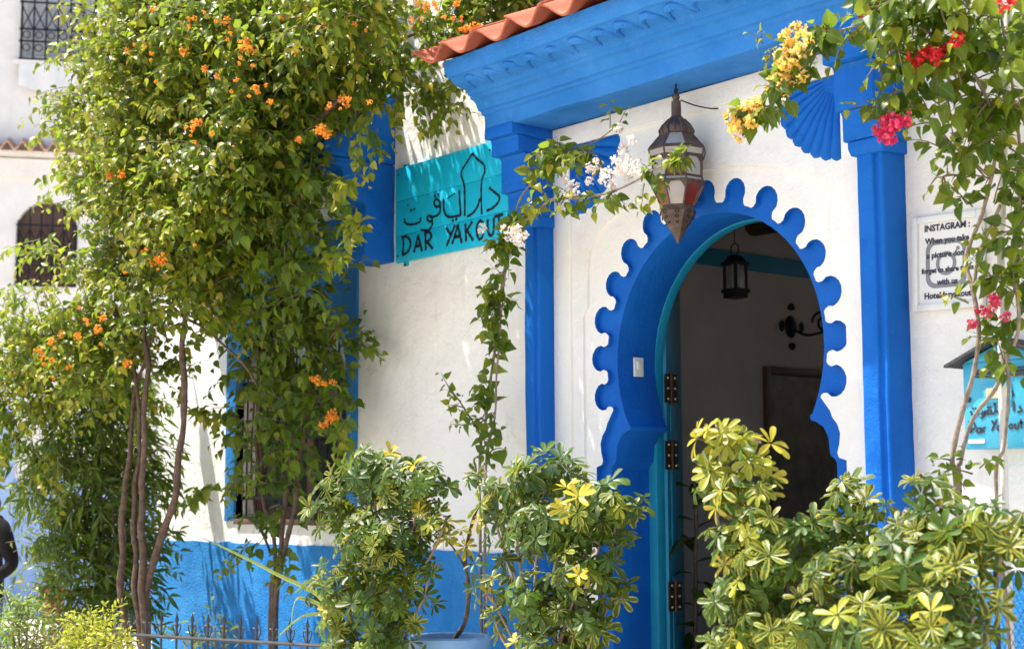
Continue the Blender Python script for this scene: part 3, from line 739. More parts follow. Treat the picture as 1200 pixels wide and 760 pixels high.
# ---- framed notice on the right wall
NX, NZ = 1.17, 2.565; nb = empty('framed_notice', (NX, -.012, NZ), 'white framed notice with grey camera emblem on the white wall', 'notice')
wN, hN = .345, .395
def nbx(x0, x1, z0, z1, y0, y1, name, mat, bev=.003):
    m = MB(); m.box(NX+x0, NX+x1, y0, y1, NZ+z0, NZ+z1); return m.build(name, mat, nb, bevel=bev)
a, b = wN/2, hN/2
nbx(-a, -a+.028, -b, b, -.030, -.004, 'frame_side', 'plastic'); nbx(a-.028, a, -b, b, -.030, -.004, 'frame_side', 'plastic')
nbx(-a+.028, a-.028, -b, -b+.028, -.0295, -.004, 'frame_side', 'plastic'); nbx(-a+.028, a-.028, b-.028, b, -.0295, -.004, 'frame_side', 'plastic')
nbx(-a+.026, a-.026, -b+.026, b-.026, -.016, -.006, 'sheet', 'paper', 0)
def rrect(w, h, r, n=5):
    out = []
    for cx, cz, s in ((w-r, h-r, 0), (-w+r, h-r, 90), (-w+r, -h+r, 180), (w-r, -h+r, 270)):
        out += [(cx+r*math.cos(R(s+90*k/n)), cz+r*math.sin(R(s+90*k/n))) for k in range(n+1)]
    return out
m = MB(); tr = lambda L: [(NX-.01+x, NZ-.005+z) for x, z in L]
m.plate(tr(rrect(.100, .100, .045)), [tr(rrect(.080, .080, .03))], -.0172, -.0165)
m.plate(tr([(.050*math.cos(R(t)), .050*math.sin(R(t))) for t in range(0, 360, 12)]), [tr([(.033*math.cos(R(t)), .033*math.sin(R(t))) for t in range(0, 360, 12)])], -.0172, -.0165)
m.plate(tr([(.058+.009*math.cos(R(t)), .058+.009*math.sin(R(t))) for t in range(0, 360, 30)]), [], -.0172, -.0165)
m.build('emblem', 'grey_ink', nb, smooth=0)
def text(body, parent, x, y, z, size, mat, name, bold=.0, shear=0, ry=0):
    cu = bpy.data.curves.new(name, 'FONT'); cu.body = body; cu.size = size; cu.align_x = 'CENTER'; cu.offset = bold; cu.shear = shear; cu.resolution_u = 2
    t = bpy.data.objects.new(name, cu); COL.objects.link(t)
    dg = bpy.context.evaluated_depsgraph_get(); me = bpy.data.meshes.new_from_object(t.evaluated_get(dg))
    bpy.data.objects.remove(t)
    off = wloc(parent)
    cs, sn = math.cos(ry), math.sin(ry)
    for v in me.vertices:
        X, Z = v.co.x*cs-v.co.y*sn, v.co.x*sn+v.co.y*cs
        v.co = Vector((x+X, y, z+Z))-off
    me.materials.clear(); me.materials.append(MT[mat]); return link(name, me, parent)
for i, (tx, dz, sz) in enumerate((('INSTAGRAM :', .135, .037), ('When you take', .082, .034), ("a picture don't", .022, .034), ('forget to share them', -.040, .030), ('with us', -.092, .034), ('Hoteldaryakout', -.147, .036))):
    text(tx, nb, NX-.004, -.0180, NZ+dz, sz, 'ink', 'printed_line', .0014)
nb.rotation_euler = (0, R(1.8), 0)

# ---- the blue letter box
MX0, MX1, MZ0, MZ1 = 1.30, 1.66, 1.79, 2.13; MC = (MX0+MX1)/2
mb = empty('letter_box', (MC, -.07, MZ0), 'pale blue metal letter box with a dark gabled top and hand lettering', 'letter box')
m = MB(); m.box(MX0, MX1, -.13, -.002, MZ0, MZ1); m.prism([(MX0, MZ1), (MX1, MZ1), (MC, MZ1+.075)], 'y', -.13, -.002); m.build('body', 'box_blue', mb, bevel=.006)
m = MB(); th = .012
for s in (-1, 1):
    e = MC+s*.235
    m.prism([(MC, MZ1+.080), (e, MZ1-.015), (e, MZ1-.015+th), (MC, MZ1+.080+th)], 'y', -.175, -.001)
m.build('gable_roof', 'slate', mb, sub=.05, wob=.003, wscale=14)
m = MB(); m.plate([(MC+x, 2.085+z) for x, z in rrect(.13, .016, .014)], [[(MC+x, 2.085+z) for x, z in rrect(.122, .010, .009)]], -.134, -.128); m.box(MC-.12, MC+.12, -.1312, -.1295, 2.078, 2.092); m.build('letter_slot', 'ink', mb, smooth=0)
m = MB(); m.plate([(MC-.02+x, 2.005+z) for x, z in rrect(.062, .036, .01)], [], -.136, -.128); m.build('name_plate', 'box_blue', mb, bevel=.002)
m = MB(); m.box(MC-.07, MC+.03, -.1385, -.1362, 1.985, 2.025); m.build('plate_card', 'cream', mb)
for x in (MX0+.055, MX1-.055):
    m = MB(); m.plate([(x+a_, 1.82+z) for a_, z in rrect(.038, .008, .007)], [], -.134, -.128); m.build('drain_slot', 'plastic', mb)
m = MB(); m.lathe([(.011, -.008), (.011, 0), (.006, .004)], (0, 0, 0), 10); m.v = [(MX0+.025+x, -.134-z, 1.985+y) for x, y, z in m.v]; m.build('lock', 'ink', mb)
def zmb(x, y): p = at(1080+x/3.455, 380+y/3.455, -.1315); return p
strokes('arabic_lettering', mb, [[(198, 350), (205, 365), (222, 366), (232, 352)], [(250, 350), (243, 362), (255, 368), (258, 350), (250, 372), (238, 378)], [(262, 362), (280, 360), (278, 345), (266, 348), (270, 360)], [(296, 318), (298, 352), (286, 362)], [(298, 352), (318, 352)], [(330, 315), (332, 350)],
        [(348, 312), (350, 352)], [(372, 310), (374, 350)], [(395, 330), (405, 348), (388, 355)], [(338, 292), (330, 280), (350, 262), (372, 280), (364, 292)], [.006, (208, 340)], [.006, (218, 339)], [.006, (268, 335)], [.006, (278, 334)]], zmb, .0085, .0012, FN, 'ink')
strokes('latin_lettering', mb, [[(198, 392), (200, 438)], [(190, 394), (212, 398), (216, 415), (196, 438)], [(238, 420), (226, 420), (224, 436), (238, 436), (240, 418), (242, 440)], [(250, 438), (250, 418), (258, 418)], [(284, 388), (294, 404)], [(304, 384), (284, 430)], [(316, 410), (308, 412), (308, 426), (320, 424), (321, 408), (323, 428)], [(332, 382), (333, 426)], [(344, 402), (334, 414), (346, 424)], [(362, 402), (354, 412), (362, 422), (370, 410), (362, 402)], [(378, 400), (380, 420), (390, 420), (391, 398)], [(402, 384), (404, 420)], [(396, 398), (412, 396)]], zmb, .0072, .0012, FN, 'ink')
m = MB(); q = [at(1176, 205, -.235), at(1173, 300, -.235), at(1174, 430, -.24), at(1177, 560, -.25), at(1180, 640, -.25)]
q = [at(1183, -25, -.22)]+q+[Vector((q[-1].x, q[-1].y, .43))]
pts = catmull(q, 40); m.tube(pts, [.0135+(.0018 if i % 2 else 0) for i in range(len(pts))], 8); tag(m.build('ribbed_conduit', 'conduit', smooth=60), 'ribbed off-white cable conduit running up in front of the letter box', 'conduit')

# ---- lamp on an arm at the far corner of the house
fl = empty('wall_floodlight', (-6.0, -.3, 3.8), 'white and black floodlight on a thin arm among the leaves', 'lamp')
h = atX(118, 240, -6.02); e = Vector((-6.03, 0, h.z-.02))
m = MB(); m.tube([h+Vector((.0, .05, -.01)), e], .013, 8); m.tube([e+Vector((0, -.02, -.06)), e+Vector((0, -.02, .06))], .02, 8); m.build('arm', 'iron_grey', fl)
dv = (Vector((0, -.9, -.35))).normalized(); 
def along(prof, base, d, mat, name, parent, n=16):
    mm = MB(); mm.lathe(prof, (0, 0, 0), n); qq = d.to_track_quat('Z', 'Y')
    mm.v = [tuple(base+qq @ Vector(v)) for v in mm.v]; return mm.build(name, mat, parent)
along([(.03, -.06), (.062, -.055), (.07, -.02), (.07, .05)], h, dv, 'lens', 'housing', fl)
along([(.072, .05), (.078, .07), (.078, .14), (.055, .165), (.01, .17)], h, dv, 'plastic', 'lamp_head', fl)
m = MB(); m.box(h.x-.09, h.x-.06, h.y-.14, h.y+.02, h.z-.09, h.z+.10); m.build('shield', 'lens', fl, bevel=.004)

# ================================================================== FOLIAGE
class Leaf:
    """a leaf template: verts (V,3), faces, uv per loop; tip along +y, upper side +z, unit length"""
    def __init__(s, v, f, uv): s.v = np.array(v, float); s.f = f; s.uv = np.array(uv, float)
def blade(stations, fold=.25, curl=.25, twist=0., wave=0.):
    v, uv, f = [], [], []; n = len(stations)
    for i, (y, w) in enumerate(stations):
        tw = twist*y; z0 = -curl*y*y
        for k, s in enumerate((-1, 0, 1)):
            x = s*w; z = abs(s)*w*fold+z0+(wave*math.sin(i*2.3+s)*w if s else 0)
            v.append((x*math.cos(tw)-0*z, y*(1-.12*curl*y), z+x*math.sin(tw))); uv.append((.5+s*.5, y))
    for i in range(n-1):
        for k in (0, 1): f.append((i*3+k, i*3+k+1, (i+1)*3+k+1, (i+1)*3+k))
    return v, f, uv
HEART = [(0, .02), (.10, .24), (.32, .37), (.58, .30), (.82, .13), (1, .012)]
HEART_L = [(0, .02), (.14, .29), (.45, .35), (.78, .16), (1, .012)]
LANCE = [(0, .015), (.25, .12), (.55, .13), (.82, .07), (1, .006)]
OBOV = [(.08, .016), (.32, .095), (.62, .160), (.86, .150), (.96, .095), (1, .04)]
BRACT = [(0, .04), (.28, .30), (.60, .36), (.86, .20), (1, .03)]
def mk(st, n, fold, curl, rng):
    out = []
    for _ in range(n):
        v, f, uv = blade(st, fold*rng.uniform(.4, 1.5), curl*rng.uniform(-.1, 1.7), rng.uniform(-.7, .7), rng.uniform(-.25, .25)); out.append(Leaf(v, f, uv))
    return out
def palmate(rng, nl=8):
    """compound umbrella leaf: leaflets radiating from the end of a petiole"""
    V, Fc, UV = [], [], []; bd = rng.uniform(-.45, .55)
    for i in range(nl):
        a = 2*math.pi*(i+rng.uniform(-.16, .16))/nl; dr = bd+rng.uniform(-.22, .25); L = rng.uniform(.78, 1.08)
        v, f, uv = blade(OBOV, .32*rng.uniform(.4, 1.4), .22*rng.uniform(-.2, 1.8), rng.uniform(-.5, .5))
        q = Matrix.Rotation(a, 3, 'Z') @ Matrix.Rotation(-dr, 3, 'X')
        n = len(V); V += [tuple(q @ (Vector(p)*L)) for p in v]; Fc += [tuple(j+n for j in t) for t in f]; UV += uv
    n = len(V)
    V += [(.012, 0, 0), (-.012, .01, 0), (0, -.012, 0), (.012, 0, -1.0), (-.012, .01, -1.0), (0, -.012, -1.0)]
    Fc += [(n, n+1, n+4, n+3), (n+1, n+2, n+5, n+4), (n+2, n, n+3, n+5)]; UV += [(.5, .1)]*6
    return Leaf(V, Fc, UV)
def to_mesh(name, L, mats_name, Ms, rnds):
    """Ms (n,4,4); L list of templates chosen per leaf -> one mesh"""
    vs, fs, u1, u2 = [], [], [], []; off = 0
    for (t, Mx, r) in zip(L, Ms, rnds):
        vs.append(t.v @ Mx[:3, :3].T + Mx[:3, 3])
        for f in t.f:
            fs.append(tuple(i+off for i in f))
            for i in f: u1.append(t.uv[i]); u2.append(r)
        off += len(t.v)
    me = bpy.data.meshes.new(name); me.from_pydata(np.concatenate(vs).tolist(), [], fs)
    me.materials.append(MT[mats_name])
    a = me.uv_layers.new(name='leaf'); a.data.foreach_set('uv', np.array(u1, np.float32).ravel())
    b = me.uv_layers.new(name='rnd'); b.data.foreach_set('uv', np.array(u2, np.float32).ravel())
    me.shade_smooth(); return me
def frame(p, d, n, s):
    y = d.normalized(); x = y.cross(n)
    x = x.normalized() if x.length > 1e-5 else y.orthogonal().normalized()
    z = x.cross(y); M = np.eye(4)
    for k, c in enumerate((x, y, z)): M[:3, k] = np.array(c)*s
    M[:3, 3] = p; return M
def infrm(p):
    d = Vector(p)-CAM; z = d.dot(ax); x = 600+F*d.dot(rt)/z; y = 380-F*d.dot(up)/z
    return -10 < x < 1210 and -10 < y < 770, z
def foliage(parent, temps, mat, recs, name='leaf', nobj=300, rng=None, hue=(0, 1)):
    """recs: list of (4x4, rnd) in world space. The nearest ones in view become objects of their own, the rest one mesh"""
    rng = rng or random.Random(1); off = wloc(parent)
    def key(r):
        ok, z = infrm(r[0][:3, 3]); return (0 if ok else 1, z*(1-.9*0)+rng.uniform(0, .25))
    print('FOL', parent.name, len(recs)); recs = sorted(recs, key=key); first, rest = recs[:nobj], recs[nobj:]
    K = 14; var = []
    for k in range(K):
        t = temps[k % len(temps)]; rv = hue[0]+(hue[1]-hue[0])*(k+.5)/K
        var.append(to_mesh(name, [t], mat, [np.eye(4)], [(rv, rng.random())]))
    for Mx, rv in first:
        o = bpy.data.objects.new(name, var[min(K-1, int((rv-hue[0])/max(1e-6, hue[1]-hue[0])*K))]); COL.objects.link(o)
        o.parent = parent; m = Matrix(Mx.tolist()); m.translation -= off; o.matrix_local = m
    if rest:
        T = [temps[rng.randrange(len(temps))] for _ in rest]; Ms = []
        for Mx, rv in rest: q = Mx.copy(); q[:3, 3] -= np.array(off); Ms.append(q)
        o = link({'leaf': 'foliage_mass'}.get(name, name+'_mass'), to_mesh('foliage', T, mat, Ms, [(r[1], rng.random()) for r in rest]), parent); o['kind'] = 'stuff'
def rv3(rng): return Vector((rng.gauss(0, 1), rng.gauss(0, 1), rng.gauss(0, 1))).normalized()
def shoot(p, d, L, droop, nl, size, rng, recs, tw, hue=(0, 1), tipbright=.0, down=.35, r0=.004):
    """a leafy twig: leaves alternate along it"""
    d = d.normalized(); n = max(5, int(L/.05)); st = L/n; pts = [p.copy()]
    ph = rng.uniform(0, 6.28); side0 = d.orthogonal().normalized()
    cnt = 0
    for i in range(n):
        d = (d+Vector((0, 0, -droop*(.4+i/n)*.35))+rv3(rng)*.10).normalized(); p = p+d*st; pts.append(p.copy())
    for k in range(nl):
        t = (k+.6)/nl; q = pts[min(n, int(t*n))].lerp(pts[min(n, int(t*n)+1)], t*n-int(t*n))
        dd = (pts[min(n, int(t*n)+1)]-pts[max(0, int(t*n)-1)]).normalized()
        ph += 2.4; s = (Matrix.Rotation(ph, 3, dd) @ side0)
        ld = (s*.9+dd*.45+Vector((0, 0, -down))+rv3(rng)*.25).normalized()
        nn = (Vector((0, 0, .6))+rv3(rng)*.6+Vector((.15, -.62, 0))+s*.2).normalized()
        sz = size*rng.uniform(.6, 1.2)*(1-.5*max(0, t-.75)/.25)
        rvv = hue[0]+(hue[1]-hue[0])*min(1, max(0, rng.betavariate(2, 2.2)+tipbright*(t-.5)))
        recs.append((frame(q+ld*.012, ld, nn, sz), rvv))
    tw.tube(pts[::2] if len(pts) > 6 else pts, [r0*(1-.75*i/max(1, len(pts[::2] if len(pts) > 6 else pts)-1)) for i in range(len(pts[::2] if len(pts) > 6 else pts))], 4, cap=False)
def crown(blobs, rng, recs, tw, dens, L, nl, size, hue=(0, 1), droop=.6, tip=.4, down=.35, cl=False):
    """blobs: (px, py, Y, rx, rz, weight); shoots start through the volume and grow outwards"""
    for (x, y, Y, rx, rz, wgt) in blobs:
        c = at(x, y, Y)
        for _ in range(int(dens*wgt*rx*rx*rz*30+3)):
            v = rv3(rng)*(rng.random()**.45); p = c+Vector((v.x*rx, v.y*rx, v.z*rz))*.86
            if cl and noise.noise(p*2.6) < rng.uniform(-.30, -.02): continue
            if p.y > -.06 and p.z < 4.2 and p.x > -6.0: p.y = -.06-rng.random()*.25
            o = Vector((v.x, v.y, v.z*.8))
            shoot(p, o*.9+Vector((0, -.1, .35))+rv3(rng)*.6, L*rng.uniform(.6, 1.3), droop*rng.uniform(.4, 1.4), max(3, int(nl*rng.uniform(.7, 1.3))), size, rng, recs, tw, hue, tip, down)
def cluster_mesh(name, mat, rng, n=16, r=.055, s=.042):
    Ms, T, rn = [], [], []; tp = mk(BRACT, 6, .3, .35, rng)
    for _ in range(n):
        v = rv3(rng); c = v*r*rng.uniform(.3, 1)
        for k in range(3):
            d = (rv3(rng)*.8+v*.7); Ms.append(frame(c, d, v+rv3(rng)*.5, s*rng.uniform(.75, 1.15))); T.append(tp[rng.randrange(6)]); rn.append((rng.random(), rng.random()))
    return to_mesh(name, T, mat, Ms, rn)
FLM = {}
for k in ('orange', 'yellow', 'white', 'red', 'pink'):
    FLM[k] = [cluster_mesh('flower_cluster', 'fl_'+k, random.Random(50+i), 13+i, .05, .036) for i in range(4)]
def flowers(parent, kind, pts, rng, s=(.7, 1.3)):
    off = wloc(parent)
    for p in pts:
        o = bpy.data.objects.new('flower_cluster', FLM[kind][rng.randrange(4)]); COL.objects.link(o); o.parent = parent
        o.location = p-off; o.rotation_euler = (rng.uniform(0, 6), rng.uniform(0, 6), rng.uniform(0, 6)); q = rng.uniform(*s); o.scale = (q, q, q)
def stems(parent, lines, mat, rng, name='trunk', n=8, amp=.012):
    for (pts, r0, r1) in lines:
        P = catmull([Vector(p) for p in pts], 6); P = [p+noise.noise_vector(p*5)*amp for p in P]; k = len(P)
        m = MB(); m.tube(P, [(r0+(r1-r0)*i/(k-1))*(1+.22*noise.noise(P[i]*9)+.10*math.sin(i*1.9)) for i in range(k)], n); m.build(name, mat, parent, smooth=60)
HE = mk(HEART, 6, .45, .35, random.Random(5))+mk(HEART_L, 4, .35, .45, random.Random(6))
LA = mk(LANCE, 6, .35, .45, random.Random(8))
base = lambda x, y, Y, z=.42: Vector((at(x, y, Y).x, Y, z))

# ---- A: the big bougainvillea at the house corner
rg = random.Random(21)
bA = base(172, 745, -1.05); A = empty('bougainvillea_tree', bA, 'tall bougainvillea tree with yellow-green leaves and orange flowers left of the house', 'tree')
recs = []; tw = MB()
AB = [(165, 40, -1.0, .42, .40, 1), (135, 125, -1.05, .40, .40, 1), (215, 95, -1.0, .50, .50, 1), (300, 60, -.9, .55, .42, 1), (140, 215, -1.1, .30, .34, 1),
      (205, 200, -1.05, .50, .42, 1), (295, 165, -1.0, .48, .42, 1), (250, 270, -1.05, .42, .34, 1), (150, 300, -1.1, .40, .32, .9),
      (215, 350, -1.0, .40, .30, .9), (115, 385, -1.15, .38, .28, 1), (55, 395, -1.3, .26, .20, .8), (150, 445, -1.05, .40, .24, .9), (70, 445, -1.2, .36, .30, 1),
      (25, 470, -1.3, .24, .36, .9), (395, 45, -.75, .46, .30, 1), (345, 125, -.85, .34, .24, .9), (470, 15, -.55, .36, .26, 1), (440, 60, -.55, .26, .16, 1), (520, 40, -.35, .24, .14, 1), (480, 70, -.30, .16, .08, .9), (590, -5, -.1, .3, .14, 1), (420, 20, -.9, .4, .22, .8), (560, 2, -.2, .34, .22, 1), (620, -15, .1, .25, .16, 1),
      (425, 85, -.6, .22, .15, .8), (240, 15, -.8, .6, .35, .8), (360, -10, -.5, .6, .35, .8)]
crown([b for b in AB if b[0] < 260], rg, recs, tw, 118, .30, 11, .064, (0.32, 1), .5, .45, .5, True)  # left side of the crown gets yellower leaves, sunlight put into their colour
crown([b for b in AB if b[0] >= 260], rg, recs, tw, 118, .28, 10, .066, (0.12, 1), .65, .35, .6, True)
# long loose sprays that break the outline
for (x, y, Y, dx, dz, n) in ((110, 60, -1.1, -.5, .1, 5), (90, 130, -1.1, -.6, -.1, 6), (85, 200, -1.1, -.6, 0, 6), (60, 290, -1.2, -.8, .1, 4), (20, 345, -1.3, -.5, -.1, 4), (50, 310, -1.2, -.6, .15, 2), (20, 510, -1.3, -.2, -.6, 6), (60, 520, -1.25, -.1, -.6, 6),
                             (470, 75, -.45, .4, -.7, 5), (495, 90, -.22, .5, -.7, 4), (515, 112, -.22, .7, -.45, 4), (528, 122, -.25, .7, .1, 3), (430, 150, -.75, .4, -.4, 4), (260, 60, -1.3, .1, .3, 4)):
    for _ in range(n):
        p = at(x+rg.uniform(-18, 18), y+rg.uniform(-18, 18), Y)
        shoot(p, Vector((dx, -.15, dz))+rv3(rg)*.3, rg.uniform(.25, .5), .5, 13, .066, rg, recs, tw, (.15, 1), .5, .6)
foliage(A, HE, 'leaf_boug', recs, rng=rg)
tw.build('twigs', 'twig', A, recalc=False)['kind'] = 'stuff'
T = lambda *q: [at(x, y, Y) for (x, y, Y) in q]
stems(A, [(([bA]+T((172, 700, -1.05), (185, 640, -1.02), (205, 590, -.98), (211, 520, -.96), (217, 450, -.96), (212, 400, -.98), (225, 330, -.98), (240, 220, -.98))), .029, .016),
          (([bA+Vector((-.03, 0, 0))]+T((168, 690, -1.08), (165, 600, -1.1), (170, 500, -1.12), (172, 420, -1.1), (165, 330, -1.05), (170, 200, -1.05))), .026, .012),
          (([bA+Vector((-.05, .03, 0))]+T((160, 700, -1.1), (158, 600, -1.1), (163, 520, -1.1), (160, 440, -1.1), (130, 350, -1.1))), .021, .010),
          (([bA+Vector((-.12, .02, 0))]+T((142, 700, -1.15), (143, 620, -1.15), (152, 540, -1.15), (158, 470, -1.1), (180, 380, -1.05))), .024, .010),
          ((T((225, 330, -.9), (270, 250, -.9), (330, 180, -.85), (395, 120, -.75), (450, 60, -.55), (530, 20, -.2))), .020, .010),
          ((T((200, 360, -.9), (240, 385, -.85), (290, 430, -.7), (310, 470, -.5))), .010, .006)], 'bark', rg, 'trunk', 8, .022)
flowers(A, 'orange', [at(x, y, Y) for x, y, Y in [(185, 303, -1.45), (180, 307, -1.45), (192, 306, -1.42), (288, 50, -1.35), (295, 58, -1.3), (283, 58, -1.35), (230, 145, -1.45), (225, 150, -1.45), (372, 153, -1.1), (384, 156, -1.1), (378, 151, -1.1), (400, 115, -1.1), (405, 122, -1.1), (350, 163, -1.15), (555, 32, -.5), (546, 34, -.5), (563, 30, -.5), (500, 8, -.8), (490, 3, -.8), (510, 5, -.8), (535, 4, -.7), (130, 205, -1.5), (142, 203, -1.5), (100, 375, -1.5), (115, 385, -1.5), (120, 372, -1.5), (60, 400, -1.6), (45, 412, -1.6), (150, 425, -1.45), (265, 25, -1.35), (270, 35, -1.3), (330, 20, -1.2), (255, 90, -1.4), (240, 80, -1.4), (215, 60, -1.4), (180, 10, -1.4), (80, 430, -1.5), (90, 395, -1.5), (300, 105, -1.35), (345, 60, -1.2)]], rg, (.30, .52))
flowers(A, 'orange', [at(x+rg.gauss(0, 16), y+rg.gauss(0, 14), Y-.05) for x, y, Y in [(290, 55, -1.35), (230, 150, -1.45), (60, 405, -1.5), (110, 380, -1.5), (350, 20, -1.1), (500, 8, -.85), (545, 25, -.6), (400, 20, -1.0), (240, 25, -1.4), (300, 100, -1.35), (170, 60, -1.45), (395, 120, -1.1), (40, 440, -1.5), (185, 300, -1.45)] for _ in range(6)], rg, (.15, .30))

# ---- B: darker vine trained up over the window
rg = random.Random(22); bB = base(322, 740, -.42)
B = empty('window_vine', bB, 'dark leafy climbing vine with thin trunks covering the barred window', 'climbing plant')
recs = []; tw = MB()
crown([(305, 220, -.95, .28, .22, .9), (290, 300, -.8, .28, .24, .9), (330, 265, -.85, .26, .22, .9), (365, 325, -.70, .20, .18, .8), (330, 370, -.55, .28, .22, 1), (370, 410, -.42, .22, .22, .9), (325, 440, -.42, .24, .22, 1), (345, 500, -.40, .20, .20, 1), (305, 520, -.38, .15, .18, .9), (330, 570, -.38, .14, .16, .9), (318, 625, -.38, .07, .10, .8), (380, 470, -.35, .14, .2, .8), (275, 365, -.5, .2, .2, .7), (365, 235, -.80, .16, .14, .8)],
      rg, recs, tw, 95, .26, 8, .080, (0, .75), .8, .35, .6)
for (x, y, Y, dx, dz, n) in ((250, 570, -.6, -.5, .0, 3), (290, 565, -.5, -.6, .05, 3), (240, 480, -.65, .5, .05, 3), (280, 480, -.5, -.6, .0, 3), (405, 270, -.8, .5, .1, 4), (395, 300, -.75, .5, -.1, 3), (390, 210, -.85, .4, .1, 3), (400, 490, -.4, .2, -.5, 3), (300, 640, -.4, -.3, -.3, 2), (335, 640, -.4, .2, -.5, 2)):
    for _ in range(n): shoot(at(x+rg.uniform(-8, 8), y+rg.uniform(-8, 8), Y), Vector((dx, -.2, dz))+rv3(rg)*.2, rg.uniform(.22, .40), .5, 10, .078, rg, recs, tw, (.35, 1), .5)
foliage(B, HE, 'leaf_boug', recs, rng=rg); tw.build('twigs', 'twig', B, recalc=False)['kind'] = 'stuff'
stems(B, [(([bB]+T((318, 700, -.42), (330, 640, -.40), (335, 560, -.38), (345, 470, -.38), (340, 380, -.5), (345, 280, -.7))), .021, .012),
          (([bB+Vector((.03, 0, 0))]+T((325, 690, -.42), (342, 610, -.38), (350, 540, -.36), (362, 480, -.35), (378, 420, -.35), (395, 380, -.4))), .018, .010),
          (([bB+Vector((-.05, 0, 0))]+T((322, 640, -.42), (310, 590, -.40), (300, 520, -.40), (305, 440, -.42), (290, 380, -.5))), .016, .008),
          ((T((318, 650, -.40), (300, 600, -.38), (295, 540, -.36), (298, 470, -.36), (310, 420, -.4))), .009, .006)], 'bark', rg)
flowers(B, 'orange', [at(x, y, Y) for x, y, Y in [(372, 446, -.65), (380, 449, -.65), (366, 443, -.65), (390, 448, -.62), (384, 492, -.6), (392, 490, -.6), (379, 497, -.6), (390, 484, -.6)]], rg, (.32, .5))

# ---- C: tall shrub with lance-shaped leaves, in front of the far street
rg = random.Random(23); bC = base(120, 745, -.7)
Cc = empty('lance_leaf_shrub', bC, 'dense dark green shrub with long narrow leaves beside the thin trunks', 'shrub')
recs = []; tw = MB()
crown([(120, 490, -.80, .40, .30, 1), (85, 555, -.85, .32, .34, 1), (135, 575, -.70, .34, .34, 1), (105, 645, -.75, .32, .34, 1), (150, 665, -.60, .24, .32, 1), (110, 720, -.75, .36, .22, 1), (165, 560, -.55, .16, .3, .8)], rg, recs, tw, 80, .34, 12, .110, (0, .85), .7, .3, .5)
for (x, y) in ((50, 560), (45, 600), (40, 640), (60, 540), (35, 600), (70, 620), (30, 560), (60, 660), (50, 690)):
    for _ in range(3): shoot(at(x+20, y+rg.uniform(-10, 20), -.9), Vector((-.5, -.2, .55))+rv3(rg)*.25, rg.uniform(.3, .55), .5, 13, .085, rg, recs, tw, (.4, 1), .4, .2)
foliage(Cc, LA, 'leaf_lance', recs, rng=rg); tw.build('twigs', 'twig', Cc, recalc=False)['kind'] = 'stuff'
stems(Cc, [(([bC+Vector((d, 0, 0))]+T((115+i*10, 680, -.7), (105+i*14, 600, -.75), (95+i*20, 520, -.8))), .014, .006) for i, d in enumerate((0, .03, .06, -.04))], 'bark', rg, 'stem')

# ---- V: slender vine between sign and left pilaster with the white flowering spray
rg = random.Random(24); bV = base(566, 640, -.32)
V = empty('white_flowered_vine', bV, 'slender vine climbing beside the left pilaster with a spray of white flowers', 'climbing plant')
recs = []; tw = MB()
s1 = T((562, 560, -.30), (568, 500, -.28), (577, 430, -.26), (586, 350, -.25), (596, 290, -.28), (607, 240, -.34), (625, 212, -.40), (645, 192, -.43), (668, 178, -.44), (700, 182, -.44))
s2 = T((569, 560, -.30), (580, 490, -.30), (583, 420, -.28), (590, 340, -.27), (600, 262, -.36))
s3 = T((600, 262, -.36), (622, 255, -.42), (645, 235, -.44), (680, 232, -.45), (715, 226, -.45), (745, 212, -.45), (772, 196, -.46), (806, 186, -.45))
stems(V, [(([bV]+s1), .0085, .004), (([bV+Vector((.02, 0, 0))]+s2), .008, .004), (s3, .008, .003)], 'bark_pale', rg, 'stem', 6, .006)
def along_stem(S, rng, recs, tw, n, L, nl, size, hue, droop=.6, t0=0, t1=1, out=.8, tip=.3):
    P = catmull(S, 8)
    for _ in range(n):
        t = t0+(t1-t0)*rng.random(); p = P[int(t*(len(P)-1))]
        shoot(p, rv3(rng)*out+Vector((0, -.35, .15)), L*rng.uniform(.5, 1.3), droop, max(2, int(nl*rng.uniform(.6, 1.3))), size, rng, recs, tw, hue, tip)
along_stem(s1, rg, recs, tw, 26, .13, 6, .074, (.15, .9), .7, .10, .50); along_stem(s2, rg, recs, tw, 20, .12, 6, .072, (.1, .85), .7, .1, 1)
along_stem(s1, rg, recs, tw, 24, .15, 6, .075, (.2, .95), .8, .70, 1); along_stem(s3, rg, recs, tw, 24, .13, 6, .070, (.2, .95), .7, .0, 1)
for (x, y, dx, dz) in ((545, 478, -.7, .3), (540, 470, -.6, .4), (530, 460, -.3, .5), (553, 490, -.6, .35), (548, 500, -.5, .2), (715, 150, .1, .6), (722, 155, .3, .4), (770, 205, .2, -.8), (755, 215, 0, -.7)):
    shoot(at(x, y, -.32 if y > 400 else -.45), Vector((dx, -.1, dz)), .14, .3, 6, .052, rg, recs, tw, (.3, .9), .3)
tw.tube(T((570, 520, -.28), (555, 495, -.30), (540, 472, -.32), (525, 452, -.32)), .004, 5); tw.tube(T((668, 178, -.44), (700, 165, -.45), (720, 150, -.45)), .003, 5)
foliage(V, HE, 'leaf_boug', recs, rng=rg); tw.build('twigs', 'twig', V, recalc=False)['kind'] = 'stuff'
fp = [(672, 219), (668, 224), (675, 226), (702, 192), (710, 205), (704, 210), (718, 200), (722, 188), (726, 200), (735, 188), (730, 176), (741, 165), (727, 150), (738, 195), (745, 202), (714, 215), (692, 198), (604, 272), (598, 275), (612, 278), (607, 268), (592, 268), (606, 282), (565, 268), (745, 190), (663, 212), (690, 213), (735, 206)]
flowers(V, 'white', [at(x, y, -.47+rg.uniform(-.04, .03)) for x, y in fp], rg, (.38, .62))
flowers(V, 'white', [at(x, y, -.3) for x, y in ((563, 440), (560, 462))], rg, (.35, .5))

